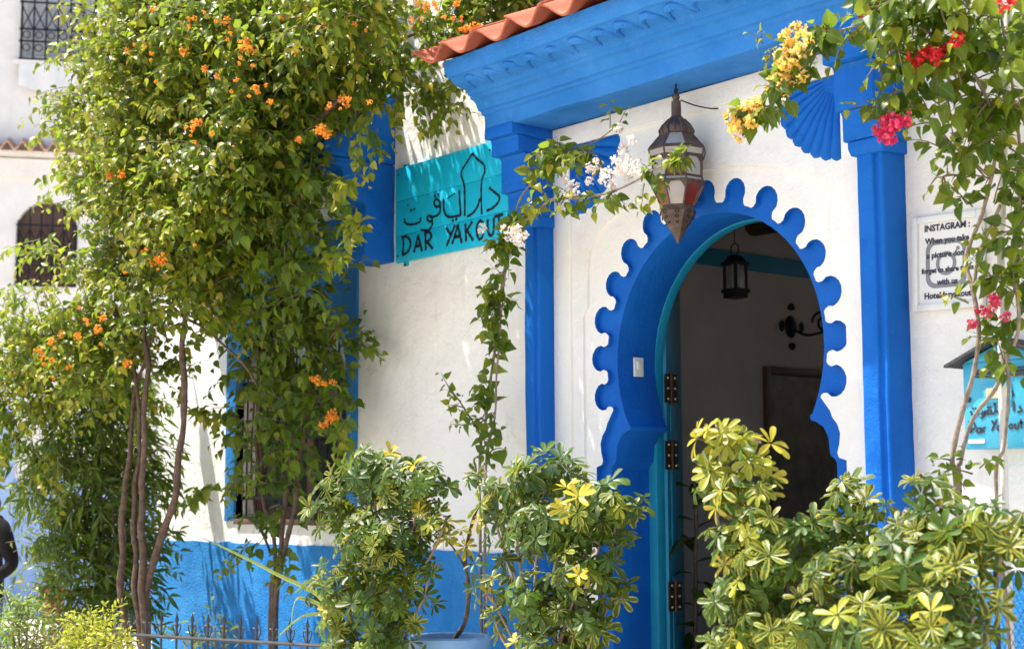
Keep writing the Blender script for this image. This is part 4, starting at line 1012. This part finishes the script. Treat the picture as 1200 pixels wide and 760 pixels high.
# ---- D: vine at the right with yellow and red flowers
rg = random.Random(25); bD = base(1128, 700, -.40)
D = empty('red_flowered_vine', bD, 'tall vine at the right with red and yellow flower clusters and bare grey stems', 'climbing plant')
recs = []; tw = MB()
d1 = T((1122, 590, -.36), (1116, 540, -.36), (1128, 480, -.35), (1142, 430, -.34), (1148, 385, -.34), (1140, 340, -.34), (1132, 300, -.34), (1150, 250, -.36), (1163, 200, -.40), (1165, 140, -.45), (1135, 80, -.5), (1100, 45, -.6), (1060, 25, -.7), (1010, 30, -.75), (965, 42, -.78), (930, 55, -.8))
d2 = T((1125, 585, -.33), (1126, 540, -.33), (1140, 490, -.30), (1165, 455, -.28), (1180, 420, -.27), (1195, 380, -.3), (1190, 300, -.3), (1196, 200, -.3), (1185, 90, -.4), (1170, 0, -.4))
d3 = T((1168, 590, -.3), (1178, 520, -.29), (1181, 440, -.29), (1178, 380, -.29), (1195, 320, -.3), (1205, 240, -.3))
d4 = T((1165, 140, -.45), (1120, 100, -.5), (1075, 70, -.6), (1040, 60, -.65), (1030, 85, -.68))
d5 = T((1163, 210, -.42), (1120, 175, -.5), (1080, 130, -.55), (1050, 120, -.62), (1030, 130, -.68))
d6 = T((930, 55, -.8), (905, 60, -.82), (880, 35, -.84)); d7 = T((965, 42, -.78), (945, 85, -.8), (915, 115, -.8), (885, 135, -.8), (868, 150, -.8))
d8 = T((1163, 210, -.4), (1130, 205, -.45), (1095, 208, -.5))
stems(D, [(([bD]+d1), .0115, .004), (([bD+Vector((.03, .03, 0))]+d2), .010, .005), (([bD+Vector((.2, .05, 0))]+d3), .008, .005), (d4, .006, .003), (d5, .006, .003), (d7, .005, .002), (d8, .004, .002), (T((1140, 340, -.34), (1150, 290, -.34), (1172, 240, -.35)), .008, .006)], 'bark_pale', rg, 'stem', 7, .006)
crown([(1165, 20, -.5, .28, .16, 1), (1100, 20, -.6, .26, .15, 1), (1180, 90, -.45, .22, .2, 1), (1120, 90, -.55, .20, .14, .6), (1190, 170, -.35, .16, .2, 1), (1140, 165, -.45, .16, .14, .7), (1195, 260, -.3, .12, .2, .9), (1150, 235, -.38, .10, .12, .7), (1190, 340, -.3, .1, .16, .8), (1040, 20, -.72, .18, .10, .9), (1075, 100, -.6, .12, .09, .35), (1065, 50, -.6, .12, .08, .4), (1175, 450, -.34, .05, .08, .7)],
      rg, recs, tw, 95, .20, 6, .076, (.0, .85), .7, .3, .6)
along_stem(d1, rg, recs, tw, 26, .13, 6, .070, (.2, .9), .7, .56, 1); along_stem(d7, rg, recs, tw, 20, .12, 6, .076, (0, .6), .7, 0, .85); along_stem(d6, rg, recs, tw, 8, .08, 5, .035, (.4, 1), .5); along_stem(d8, rg, recs, tw, 8, .08, 4, .04, (.5, 1), .6, .3, 1)
along_stem(d4, rg, recs, tw, 14, .12, 6, .055, (.3, 1), .7); along_stem(d5, rg, recs, tw, 14, .12, 6, .062, (.2, .9), .7); along_stem(d3, rg, recs, tw, 9, .12, 6, .07, (.2, .8), .7, .3, 1); along_stem(d1, rg, recs, tw, 6, .10, 5, .05, (.2, .8), .6, 0, .1)
for (x, y) in ((1140, 555), (1148, 548), (1160, 290), (1135, 300), (1135, 355), (1140, 380), (1170, 400), (1155, 330)): shoot(at(x, y, -.36), Vector((rg.uniform(-.4, .6), -.2, .2)), .12, .4, 6, .05, rg, recs, tw, (.3, .9), .3)
foliage(D, HE, 'leaf_boug', recs, rng=rg); tw.build('twigs', 'twig', D, recalc=False)['kind'] = 'stuff'
fy = [(918, 40), (935, 35), (927, 50), (940, 48), (935, 60), (918, 62), (922, 72), (932, 78), (915, 85), (908, 95), (925, 95), (905, 105), (920, 105), (938, 90), (930, 70), (885, 128), (875, 132), (868, 140), (880, 142), (862, 148), (870, 156), (890, 122), (860, 135), (878, 124)]
flowers(D, 'yellow', [at(x, y, -.86+rg.uniform(-.05, .03)) for x, y in fy], rg, (.50, .78))
flowers(D, 'red', [at(x, y, -.7) for x, y in ((1082, 64), (1090, 60), (1100, 62), (1096, 70), (1105, 58), (1076, 70), (1028, 12), (1018, 14), (1035, 8), (1122, 50), (1178, 3), (962, 43), (1075, 85))], rg, (.42, .7))
flowers(D, 'pink', [at(x, y, -.72) for x, y in ((1038, 145), (1046, 150), (1053, 145), (1042, 158), (1034, 152), (1058, 140), (1048, 140), (1036, 162))], rg, (.45, .65))
flowers(D, 'pink', [at(x, y, -.40) for x, y in ((1148, 362), (1156, 366), (1163, 360), (1140, 378), (1178, 370), (1165, 353))], rg, (.30, .5))

# ---- variegated umbrella plants along the terrace edge
def umbrella(name, label, group, bx, by, Y, blobs, n, seed, size, hue=(0, 1), low=.42):
    rg = random.Random(seed); b = base(bx, by, Y, low); U = empty(name, b, label, 'shrub', group)
    PL = [palmate(rg, rg.choice((7, 8, 8, 9))) for _ in range(7)]; recs = []; wt = [q[3]*q[3]*q[4]*q[5] for q in blobs]
    tops = []
    for bl in blobs:
        x, y, Yb, rx, rz, wg = bl[:6]; gp = bl[6]*.6 if len(bl) > 6 else .02
        c = at(x, y, Yb); tops.append((c, rz)); k = max(5, int(n*rx*rx*rz*wg/sum(wt)))
        for _ in range(k):
            v = rv3(rg); v.z = v.z*.9+.12; rr = rg.random()**.36; p = c+Vector((v.x*rx, v.y*rx, v.z*rz))*rr
            nn = (v*.7+Vector((.10, -.55, .55))+rv3(rg)*.45).normalized(); d = nn.orthogonal(); d = Matrix.Rotation(rg.uniform(0, 6.28), 3, nn) @ d
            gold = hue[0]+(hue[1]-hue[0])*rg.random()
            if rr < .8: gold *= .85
            if rg.random() < gp: gold = rg.uniform(.84, .97)
            elif rg.random() < .012: gold = 1.0
            recs.append((frame(p, d, nn, size*rg.uniform(.7, 1.2)), gold))
    foliage(U, PL, 'leaf_schef', recs, rng=rg, nobj=300)
    lines = []
    for i, (c, rz) in enumerate(tops):
        s = b+Vector((rg.uniform(-.1, .1), rg.uniform(-.06, .06), 0)); mid = s.lerp(c, .5)+Vector((rg.uniform(-.06, .06), rg.uniform(-.05, .05), .05))
        lines.append(([s, mid, c, c+Vector((rg.uniform(-.05, .05), 0, rz*.5))], .009, .005))
    stems(U, lines, 'bark_pale', rg, 'stem', 7, .01)
    return U
grp = 'umbrella plants along the terrace edge'
umbrella('umbrella_plant', 'round variegated umbrella plant in front of the dado beside the window', grp, 440, 745, -1.0,
         [(440, 560, -1.05, .22, .17, 1), (490, 575, -1.0, .20, .15, 1, .5), (400, 600, -1.1, .17, .20, 1), (450, 640, -1.1, .24, .20, 1), (405, 690, -1.15, .17, .18, 1), (455, 710, -1.1, .20, .18, 1), (395, 735, -1.15, .13, .13, 1), (520, 620, -.95, .12, .12, .7, .5), (370, 700, -1.1, .08, .12, .8), (430, 765, -1.1, .22, .12, 1), (500, 690, -1.0, .09, .14, .8), (470, 755, -1.05, .14, .12, .9)], 470, 31, .070, (0, .85))
umbrella('umbrella_plant', 'leggy variegated umbrella plant at the foot of the left pilaster', grp, 640, 745, -1.0,
         [(640, 560, -1.0, .18, .13, 1), (600, 590, -1.0, .15, .15, .9), (700, 590, -1.05, .22, .10, 1, .25), (650, 620, -1.1, .22, .15, 1), (720, 620, -1.0, .11, .09, .8), (680, 680, -1.1, .15, .14, .9), (640, 710, -1.1, .20, .16, 1), (575, 690, -1.05, .10, .14, .8), (595, 640, -1.0, .10, .12, .7), (690, 730, -1.1, .12, .10, .9), (570, 560, -.9, .10, .06, .6), (650, 760, -1.1, .20, .10, 1), (700, 650, -1.05, .10, .10, .8), (585, 740, -1.05, .08, .10, .8), (720, 690, -1.0, .05, .06, .6)], 430, 32, .072, (0, .85))
umbrella('umbrella_plant', 'tall yellow-green umbrella plant standing before the dark doorway', grp, 880, 745, -1.35,
         [(842, 515, -1.35, .09, .10, 1, .8), (882, 535, -1.35, .08, .09, 1, .7), (835, 560, -1.35, .08, .10, 1, .7), (870, 580, -1.35, .12, .12, 1.1, .5), (890, 620, -1.35, .11, .11, 1, .3), (852, 640, -1.4, .09, .10, 1, .3), (895, 670, -1.4, .13, .12, 1, .15), (870, 710, -1.4, .14, .12, 1), (925, 640, -1.3, .09, .10, .9), (910, 740, -1.4, .16, .09, 1), (870, 760, -1.4, .15, .09, 1)], 210, 33, .071, (.2, .86))
umbrella('umbrella_plant', 'broad bushy umbrella plant spreading below the letter box', grp, 1060, 745, -1.2,
         [(1000, 610, -1.1, .13, .11, 1), (960, 640, -1.2, .15, .12, 1), (1060, 620, -1.1, .18, .10, 1), (1110, 630, -1.1, .18, .11, 1, .2), (1165, 625, -1.1, .17, .10, 1, .3), (1000, 680, -1.3, .18, .14, 1), (1060, 680, -1.25, .18, .14, 1), (1120, 690, -1.25, .16, .14, 1), (1172, 655, -1.15, .10, .07, .6), (960, 730, -1.35, .18, .13, 1), (1030, 740, -1.4, .18, .12, 1), (1100, 745, -1.35, .18, .12, 1), (1135, 740, -1.3, .10, .09, .7), (1000, 575, -1.05, .07, .06, .8), (1085, 575, -1.05, .08, .06, .8)], 360, 34, .071, (.0, .86))

# ---- blue pot with a bare leaning branch
pc0 = at(527, 752, -.62); pt = empty('blue_pot', (pc0.x, -.62, .42), 'wide pale blue pot with soil at the foot of the blue dado', 'plant pot')
zr = pc0.z+.035; m = MB(); hh = zr-.42
m.lathe([(.11, 0), (.13, .02), (.16, hh*.5), (.18, hh-.07), (.205, hh-.06), (.21, hh-.01), (.200, hh), (.185, hh-.005), (.178, hh-.04)], (pc0.x, -.62, .42), 28); m.build('pot_body', 'pot_blue', pt, smooth=50)
m = MB(); m.lathe([(.178, 0), (.10, .012), (.01, .02)], (pc0.x, -.62, zr-.042), 20); m.build('soil', 'soil', pt)
rg = random.Random(41); bt = Vector((pc0.x+.02, -.62, zr-.03))
BR = empty('bare_branch_plant', bt, 'thin crooked branch with few yellowish leaves growing from the blue pot', 'plant')
stems(BR, [([bt, at(545, 728, -.62), at(550, 690, -.62), at(546, 650, -.62), at(556, 605, -.6), at(572, 580, -.6)], .013, .006), ([at(549, 670, -.62), at(530, 640, -.65), at(505, 615, -.7)], .006, .003), ([at(556, 605, -.6), at(600, 622, -.6), at(630, 640, -.65)], .006, .003)], 'bark', rg, 'stem', 7, .008)
PL = [palmate(rg, 7) for _ in range(4)]; recs = []
for (x, y) in ((560, 610), (575, 580), (520, 630), (505, 615), (545, 640), (600, 620), (590, 600), (585, 570), (530, 610), (556, 660), (620, 635), (540, 620), (515, 600)):
    nn = (Vector((0, -.4, .6))+rv3(rg)*.5).normalized(); recs.append((frame(at(x, y, -.66), nn.orthogonal(), nn, .075), rg.choice((.5, .92, .94, .96))))
foliage(BR, PL, 'leaf_schef', recs, rng=rg)

# ---- potted plant just inside the door
rg = random.Random(42); ip = atX(815, 745, -1.0); ip.z = .424
IP = empty('indoor_plant', ip, 'dim broad-leaved potted plant just inside the door', 'plant')
m = MB(); m.lathe([(.10, 0), (.14, .26), (.15, .30), (.13, .30), (.12, .26)], ip, 18); m.build('pot', 'pot_red', IP)
recs = []
for i in range(16):
    h = .4+.06*i; a = i*2.4; d = Vector((math.cos(a)*.7, math.sin(a)*.7, .45-.3*rg.random())); recs.append((frame(ip+Vector((0, 0, h*.95)), d, Vector((0, 0, 1))+rv3(rg)*.3, .30), rg.random()*.8))
foliage(IP, LA, 'leaf_dark', recs, rng=rg); stems(IP, [([ip+Vector((0, 0, .25)), ip+Vector((.01, 0, .8)), ip+Vector((0, .02, 1.35))], .014, .008)], 'bark', rg, 'stem')

# ---- small plants along the bottom left
def bushlet(name, label, cat, x, y, Y, blobs, mat, temps, dens, L, nl, size, seed, hue=(0, 1), grp=None, low=.42):
    rg = random.Random(seed); b = base(x, y, Y, low); o = empty(name, b, label, cat, grp); recs = []; tw = MB()
    crown(blobs, rg, recs, tw, dens, L, nl, size, hue, .2, .4, .0)
    for bl in blobs[:3]: tw.tube([b, b.lerp(at(bl[0], bl[1], bl[2]), .6)+Vector((.02, 0, 0)), at(bl[0], bl[1], bl[2])], [.012, .008, .005], 6)
    foliage(o, temps, mat, recs, rng=rg); tw.build('twigs', 'twig', o, recalc=False)['kind'] = 'stuff'; return o
OB = mk(OBOV, 6, .3, .3, random.Random(9))
bushlet('golden_shrub', 'small golden yellow shrub at the bottom edge in front of the fence', 'shrub', 112, 760, -1.9, [(112, 742, -1.9, .15, .12, 1), (98, 752, -1.9, .10, .09, 1), (130, 752, -1.9, .10, .08, 1), (110, 770, -1.9, .18, .1, 1)], 'leaf_gold', OB, 650, .10, 10, .040, 51)
bushlet('pale_shrub', 'pale yellow-green rounded shrub beside the standing person', 'shrub', 22, 760, -2.1, [(22, 715, -2.1, .12, .14, 1), (15, 740, -2.1, .14, .10, 1), (32, 735, -2.1, .10, .12, 1), (20, 775, -2.1, .16, .1, 1)], 'leaf_pale', OB, 420, .12, 10, .038, 52)
bushlet('russet_shrub', 'low russet-leaved shrub at the bottom left corner', 'shrub', 45, 775, -2.0, [(50, 755, -2.0, .12, .06, 1), (20, 760, -2.0, .12, .05, 1), (70, 752, -2.0, .06, .07, 1)], 'leaf_rust', OB, 600, .10, 9, .034, 53)
bushlet('fence_weed', 'thin light green weed growing up through the iron fence', 'plant', 250, 770, -1.1, [(252, 735, -1.1, .04, .09, 1), (235, 750, -1.1, .05, .05, 1), (215, 752, -1.1, .05, .05, 1)], 'leaf_lance', LA, 500, .14, 6, .06, 54, (.5, 1))
rg = random.Random(56); bs = base(400, 745, -1.15); o = empty('strap_leaf_plant', bs, 'long narrow strap leaves arching up in front of the blue dado', 'plant'); recs = []
for (x, y, x1, y1, x2, y2) in ((390, 720, 320, 670, 238, 630), (395, 735, 350, 700, 340, 735), (390, 730, 370, 690, 385, 655), (400, 740, 360, 720, 320, 750)):
    P = catmull([bs, at(x, y, -1.15), at(x1, y1, -1.15), at(x2, y2, -1.15)], 6); m = MB(); n = len(P); vs = []
    for i, p in enumerate(P): wv = .011*(1-(i/(n-1))**3)+.001; vs += [p+Vector((wv, -.2*wv, wv)), p+Vector((0, .004, -.004)), p-Vector((wv, -.2*wv, wv))]
    m.add(vs, [(i*3+k, i*3+k+1, (i+1)*3+k+1, (i+1)*3+k) for i in range(n-1) for k in (0, 1)])
    q = m.build('leaf', 'leaf_pale', o, recalc=False, smooth=80)
    for nm in ('leaf', 'rnd'):
        l = q.data.uv_layers.new(name=nm)
        for z in l.data: z.uv = (.8, .5)

# ================================================================== FENCES, STREET, NEIGHBOUR, PERSON
def atZ(x, y, Z):
    d = ray(x, y); return CAM + d*((Z-CAM.z)/d.z)
fa, fb = atZ(100, 740, .86), atZ(392, 757, .86); fd = (fb-fa).normalized()
m = MB(); t = fd.cross(Vector((0, 0, 1)))*.11
fq = [fa-fd*.4-t, fb+fd*.1-t, fb+fd*.1+t, fa-fd*.4+t]
m.prism([(p.x, p.y) for p in fq], 'z', .30, .50); kb = tag(m.build('planter_kerb', 'pave', bevel=.015), 'low pale stone planter kerb under the iron fence', 'kerb')
fn = empty('iron_fence', fa, 'low wrought iron fence with scroll finials along the planter', 'fence')
L = (fb-fa).length; n = int(L/.115)
def rail(z, r):
    m = MB(); m.tube([fa+Vector((0, 0, z-.86)), fa+fd*L+Vector((0, 0, z-.86))], r, 6); m.build('rail', 'iron_grey', fn)
rail(.86, .011); rail(.58, .011)
m = MB(); Z = Vector((0, 0, 1))
m.tube([Vector((0, 0, .50)), Vector((0, 0, .95))], .007, 5)
m.add([(0, 0, 1.0), (.012, 0, .955), (0, .012, .955), (-.012, 0, .955), (0, -.012, .955), (0, 0, .93)], [(0, 1, 2), (0, 2, 3), (0, 3, 4), (0, 4, 1), (5, 2, 1), (5, 3, 2), (5, 4, 3), (5, 1, 4)])
for s in (-1, 1):
    sp = [(fd*(s*(.008+.030*math.sin(q*.5)*(1-q/9)))+Z*(.87+.062*math.sin(q*.36)))*1.0 for q in [i*.8 for i in range(9)]]
    m.tube(sp, .0042, 4)
pick = m.build('picket', 'iron_grey')
for i in range(n):
    o = pick if i == 0 else pick.copy()
    if i: COL.objects.link(o)
    o.parent = fn; p = fa+fd*(i*.115+.02); o.location = (p.x-fa.x, p.y-fa.y, -fa.z)
# wire netting at the lower right
wa, wb = at(1168, 700, -1.05), at(1245, 700, -1.05)
wn = empty('wire_netting_screen', (wa.x, wa.y, .42), 'fine diagonal wire netting screen in the lower right corner', 'screen')
m = MB(); W = wb.x-wa.x; z0, z1 = .42, at(1190, 668, -1.05).z
k = -20
while True:
    x0 = k*.021
    if x0 > W: break
    for s in (1, -1):
        pts = []
        for (zz) in (z0, z1):
            xx = x0+(zz-z0)*s*.62 if s > 0 else x0+(z1-zz)*.62
            pts.append((xx, zz))
        (xa, za), (xb, zb) = pts
        def clipx(xa, za, xb, zb):
            if xb == xa: return None
            ts = sorted(((0-xa)/(xb-xa), (W-xa)/(xb-xa))); t0, t1 = max(0, ts[0]), min(1, ts[1])
            return None if t0 >= t1 else ((xa+(xb-xa)*t0, za+(zb-za)*t0), (xa+(xb-xa)*t1, za+(zb-za)*t1))
        c = clipx(xa, za, xb, zb)
        if c: m.tube([(wa.x+c[0][0], wa.y+.002*s, c[0][1]), (wa.x+c[1][0], wa.y+.002*s, c[1][1])], .0012, 3, cap=False)
    k += 1
m.build('wire_mesh', 'iron_grey', wn, recalc=False, smooth=0)['kind'] = 'stuff'
for x in (0, W):
    m = MB(); m.tube([(wa.x+x, wa.y, .42), (wa.x+x, wa.y, z1+.02)], .008, 8); m.build('post', 'iron_grey', wn)

# ---- neighbour across the lane
ND = 21.0; P0 = atD(40, 400, ND); axh = Vector((ax.x, ax.y, 0)).normalized(); rth = Vector((rt.x, rt.y, 0)).normalized()
nu = (rth*math.cos(R(12))+axh*math.sin(R(12))).normalized(); nn = nu.cross(Vector((0, 0, 1)))      # nn faces the camera
if nn.dot(axh) > 0: nn = -nn
def sz(x, y):
    p = onpl(x, y, P0, nn); return ((p-P0).dot(nu), p.z)
nbh = empty('neighbour_house', (P0.x, P0.y, 0), 'blurred pale lilac-white house across the lane behind the tree', 'building')
class NB(MB):
    """local frame of the neighbour: x along the wall, y outwards (towards the camera), z up"""
    def build(s, name, mats, parent=None, **k):
        s.v = [tuple(Vector((P0.x, P0.y, 0))+nu*v[0]-nn*v[1]*1.0+Vector((0, 0, v[2]))) for v in s.v]
        return MB.build(s, name, mats, parent, **k)
# plate(): y0 front. here y positive goes into the wall
g0, g1 = sz(25, 0), sz(112, 76); a0, a1 = sz(17, 335), sz(92, 238)
zt_ = sz(50, 183)[1]; zl = sz(30, 450)[1]; zl2 = sz(30, 560)[1]
ww = NB(); x0w, x1w = -2.5, 9
hole1 = rect(g0[0], g1[0], g1[1], g0[1]+.9)
hw = (a1[0]-a0[0])/2; hc = (a0[0]+a1[0])/2; hs = a1[1]-hw
hole2 = [(a1[0], a0[1])]+[(hc+hw*math.cos(R(q)), hs+hw*math.sin(R(q))) for q in range(0, 181, 12)]+[(a0[0], a0[1])]
ww.plate(rect(x0w, x1w, zl2, 12), [hole1, hole2], 0, .35); ww.build('wall', 'far_white', nbh, smooth=0)
ww = NB(); ww.box(x0w, x1w, .002, .35, 0, zl2); ww.box(x0w, sz(18, 500)[0], -.06, .003, 0, sz(10, 480)[1]); ww.build('lower_wall', 'far_lilac', nbh, smooth=0)
ww = NB(); ww.box(x0w, x1w, .8, 8, 0, 12); ww.build('inner_mass', 'far_dark', nbh, smooth=0)
ww = NB(); ww.box(x0w, 9, -.16, .0, zt_-.03, zt_+.03); ww.box(x0w, 9, -.06, -.002, zt_-.30, zt_-.06); nl_ = ww.build('eave_ledge', 'far_white', nbh, smooth=0)
tme = tile_mesh('far_tile', .20, .34, .055, .03, 'tile_far')
for i in range(20):
    o = link('eave_tile', tme, nbh); p = Vector((P0.x, P0.y, 0))+nu*(-.9+i*.2)+nn*.30+Vector((0, 0, zt_+.05)); o.location = p-wloc(nbh)
    o.rotation_euler = (R(20), 0, math.atan2(nu.y, nu.x))
def grille(x0, x1, z0, z1, top, back):
    w = empty('window', (0, 0, 0)); w.parent = nbh; w.location = Vector((0, 0, 0))
    g = NB()
    n = int((x1-x0)/.14)
    for i in range(n+1):
        x = x0+(x1-x0)*i/n; g.tube([(x, -.05, z0), (x, -.05, top(x))], .012, 4)
        if i < n:
            for zc in (z0+.16, z0+.34):
                g.tube([(x+.07+.05*math.cos(q), -.05, zc+.05*math.sin(q)) for q in [k*math.pi/4 for k in range(9)]], .008, 4)
            g.tube([(x, -.05, z0+.4), (x+(x1-x0)/n, -.05, z0+.75)], .008, 4); g.tube([(x+(x1-x0)/n, -.05, z0+.4), (x, -.05, z0+.75)], .008, 4)
    for z in (z0, z0+.25, z0+.42, z0+.80): 
        if z < z1: g.box(x0-.03, x1+.03, -.06, -.04, z-.012, z+.012)
    g.build('grille', 'iron', w, smooth=0)
    g = NB(); g.box(x0, x1, .12, .16, z0, z1+.3); g.build('shutter', back, w)
    xm = (x0+x1)/2
    for (xa, xb) in ((x0+.06, xm-.03), (xm+.03, x1-.06)):
        g = NB(); g.box(xa, xb, .10, .118, z0+.1, z1-.05); g.build('pane', 'far_dark' if back == 'far_dark' else 'pale_pane', w, smooth=0)
grille(g0[0]+.02, g1[0]-.02, g1[1]+.02, g0[1]+.85, lambda x: g0[1]+.85, 'far_white'); grille(a0[0]+.03, a1[0]-.03, a0[1]+.03, a1[1]-.05, lambda x: hs+math.sqrt(max(0, hw*hw-(x-hc)**2))-.02, 'far_dark')
g = NB(); g.box(g0[0]-.08, g1[0]+.08, -.08, .0, g1[1]-.06, g1[1]); g.build('sill', 'far_white', nbh)
cl = NB(); nx, nz = 14, 6; c0, c1 = sz(23, 76), sz(92, 106); vs = []
for j in range(nz+1):
    for i in range(nx+1):
        u, v = i/nx, j/nz; vs.append((c0[0]+(c1[0]-c0[0])*u, -.09-.04*math.sin(u*13)*v-.02*v, c0[1]+(c1[1]-c0[1])*v-.08*math.sin(u*math.pi)*v))
cl.add(vs, [(j*(nx+1)+i, j*(nx+1)+i+1, (j+1)*(nx+1)+i+1, (j+1)*(nx+1)+i) for j in range(nz) for i in range(nx)])
tag(cl.build('hanging_cloth', 'cloth', recalc=False, smooth=70), 'white cloth hanging below the barred upper window of the far house', 'cloth')
# ledge with pots at street level
lp = atD(58, 735, 13.0); m = MB(); m.box(lp.x-.45, lp.x+.45, lp.y-.25, lp.y+.25, 0, lp.z+.05); tag(m.build('white_plinth', 'far_white', bevel=.02), 'white plinth carrying a red pot beside the lane', 'plinth')
rp = atD(62, 702, 13.0); m0 = empty('red_pot', (rp.x, rp.y, lp.z+.05), 'small red flower pot on the white plinth', 'plant pot')
m = MB(); hh = rp.z-lp.z+.04; m.lathe([(.07, 0), (.10, hh*.8), (.115, hh*.82), (.115, hh), (.10, hh), (.095, hh*.85)], (rp.x, rp.y, lp.z+.052), 18); m.build('pot_body', 'pot_red', m0)
rg = random.Random(61); recs = []
for _ in range(60):
    d = (rv3(rg)+Vector((0, 0, .8))).normalized(); recs.append((frame(Vector((rp.x, rp.y, rp.z+.05))+d*.14*rg.random(), d, rv3(rg)+Vector((0, 0, .6)), .12), rg.random()*.8))
pl = empty('pot_plant', (rp.x, rp.y, rp.z), 'leafy green plant growing in the small red pot', 'plant'); foliage(pl, LA, 'leaf_lance', recs, rng=rg)
tb = atD(48, 722, 12.9); m = MB(); m.box(tb.x-.13, tb.x+.13, tb.y-.36, tb.y-.27, lp.z-.12, lp.z+.02); m.box(tb.x-.11, tb.x+.11, tb.y-.375, tb.y-.36, lp.z-.10, lp.z+.0)
tag(m.build('turquoise_box', 'turq', bevel=.01), 'small turquoise box fixed to the front of the white plinth', 'box')

# ---- person in a black jacket walking past at the left edge
PD = 11.6
pe = empty('person', (atD(-16, 700, PD).x, atD(-16, 700, PD).y, 0), 'person in black jacket and jeans holding a pale green sheet at the left edge', 'person')
o0 = Vector(pe.location); fwd = Vector((-rth.x*.7-axh.x*.7, -rth.y*.7-axh.y*.7, 0)).normalized(); sd_ = Vector((fwd.y, -fwd.x, 0))
if sd_.dot(rth) < 0: sd_ = -sd_
def skin(name, verts, edges, rad, mats, parent, root=0, sub=2):
    me = bpy.data.meshes.new(name); me.from_pydata([tuple(v) for v in verts], edges, [])
    ob = link(name, me, parent)
    md = ob.modifiers.new('s', 'SKIN'); sv = me.skin_vertices[0].data if me.skin_vertices else None
    if sv is None:
        bm = bmesh.new(); bm.from_mesh(me); bm.verts.layers.skin.verify(); bm.to_mesh(me); bm.free(); sv = me.skin_vertices[0].data
    for i, r in enumerate(rad): sv[i].radius = r if hasattr(r, '__len__') else (r, r); sv[i].use_root = (i == root)
    md.use_smooth_shade = True
    ss = ob.modifiers.new('ss', 'SUBSURF'); ss.levels = sub; ss.render_levels = sub
    dg = bpy.context.evaluated_depsgraph_get(); dg.update(); m2 = bpy.data.meshes.new_from_object(ob.evaluated_get(dg))
    m2.materials.clear()
    for q in (mats if isinstance(mats, list) else [mats]): m2.materials.append(MT[q])
    ob.modifiers.clear(); ob.data = m2; m2.shade_smooth(); return ob
def pv(s, f, z): return sd_*s+fwd*f+Vector((0, 0, z))
body = [pv(0, 0, .94), pv(0, .0, 1.10), pv(0, 0, 1.28), pv(0, -.01, 1.42), pv(0, 0, 1.52), pv(0, .02, 1.62), pv(0, .03, 1.72),
        pv(.10, 0, .90), pv(.11, .03, .50), pv(.11, -.02, .09), pv(.12, .12, .04), pv(-.10, 0, .90), pv(-.11, .16, .52), pv(-.11, .10, .10), pv(-.12, .24, .05),
        pv(.20, 0, 1.41), pv(.31, -.05, 1.14), pv(.24, .16, .99), pv(.19, .24, .96), pv(-.19, 0, 1.42), pv(-.25, -.03, 1.14), pv(-.18, .18, 1.0), pv(-.15, .25, .98)]
ed = [(0, 1), (1, 2), (2, 3), (3, 4), (4, 5), (5, 6), (0, 7), (7, 8), (8, 9), (9, 10), (0, 11), (11, 12), (12, 13), (13, 14), (3, 15), (15, 16), (16, 17), (17, 18), (3, 19), (19, 20), (20, 21), (21, 22)]
rad = [(.15, .11), (.145, .11), (.16, .115), (.13, .10), .055, .085, .075, .095, .065, .045, .04, .095, .065, .045, .04, .075, .055, .042, .032, .075, .055, .042, .032]
bo = skin('body', body, ed, rad, ['jacket', 'jeans', 'skin', 'hair'], pe)
for p in bo.data.polygons:
    c = p.center; armd = abs((c-Vector((0, 0, c.z))).dot(sd_))
    if c.z < .90 and armd < .22: p.material_index = 1
    elif c.z > 1.50: p.material_index = 3 if (c.z > 1.70 or c.dot(fwd) < 0.0) and c.z > 1.56 else 2
    if c.z < 1.02 and c.dot(fwd) > .17 and c.z > .85: p.material_index = 2
    if c.z < .07: p.material_index = 3
for s in (1, -1):
    hb = pv(s*.165, .255, .955)
    for k in range(4):
        q = hb+sd_*(s*(-.03+.02*k)); skin('finger', [q, q+fwd*.035+Vector((0, 0, -.01)), q+fwd*.06+Vector((0, 0, -.03)), q+fwd*.05+Vector((0, 0, -.05))], [(0, 1), (1, 2), (2, 3)], [.010, .009, .008, .007], 'skin', pe, 0, 1)
    q = hb+sd_*(-s*.035); skin('finger', [q, q-sd_*(s*.02)+fwd*.02, q-sd_*(s*.025)+fwd*.05], [(0, 1), (1, 2)], [.011, .010, .008], 'skin', pe, 0, 1)
h0 = pv(0, .03, 1.66)
hm = MB(); hm.lathe([(.002, -.012), (.014, -.006), (.010, .012), (.004, .024)], (0, 0, 0), 8); hm.v = [tuple(h0+o0+fwd*(.085)+Vector(v)) for v in hm.v]; hm.build('nose', 'skin', pe)
fm = MB(); c = pv(.20, .30, .95)+o0; e1 = (sd_*.9+fwd*.3).normalized(); e2 = (Vector((0, 0, 1))*.8+fwd*.4).normalized()
q = [c-e1*.09-e2*.10, c+e1*.09-e2*.10, c+e1*.09+e2*.11, c-e1*.09+e2*.11]; nq = e1.cross(e2)*.002
fm.add(q+[v+nq for v in q], [(0, 1, 2, 3), (7, 6, 5, 4), (0, 4, 5, 1), (1, 5, 6, 2), (2, 6, 7, 3), (3, 7, 4, 0)])
tag(fm.build('paper_sheet', 'flyer', smooth=0), 'pale green paper sheet held in the hand of the person', 'paper')
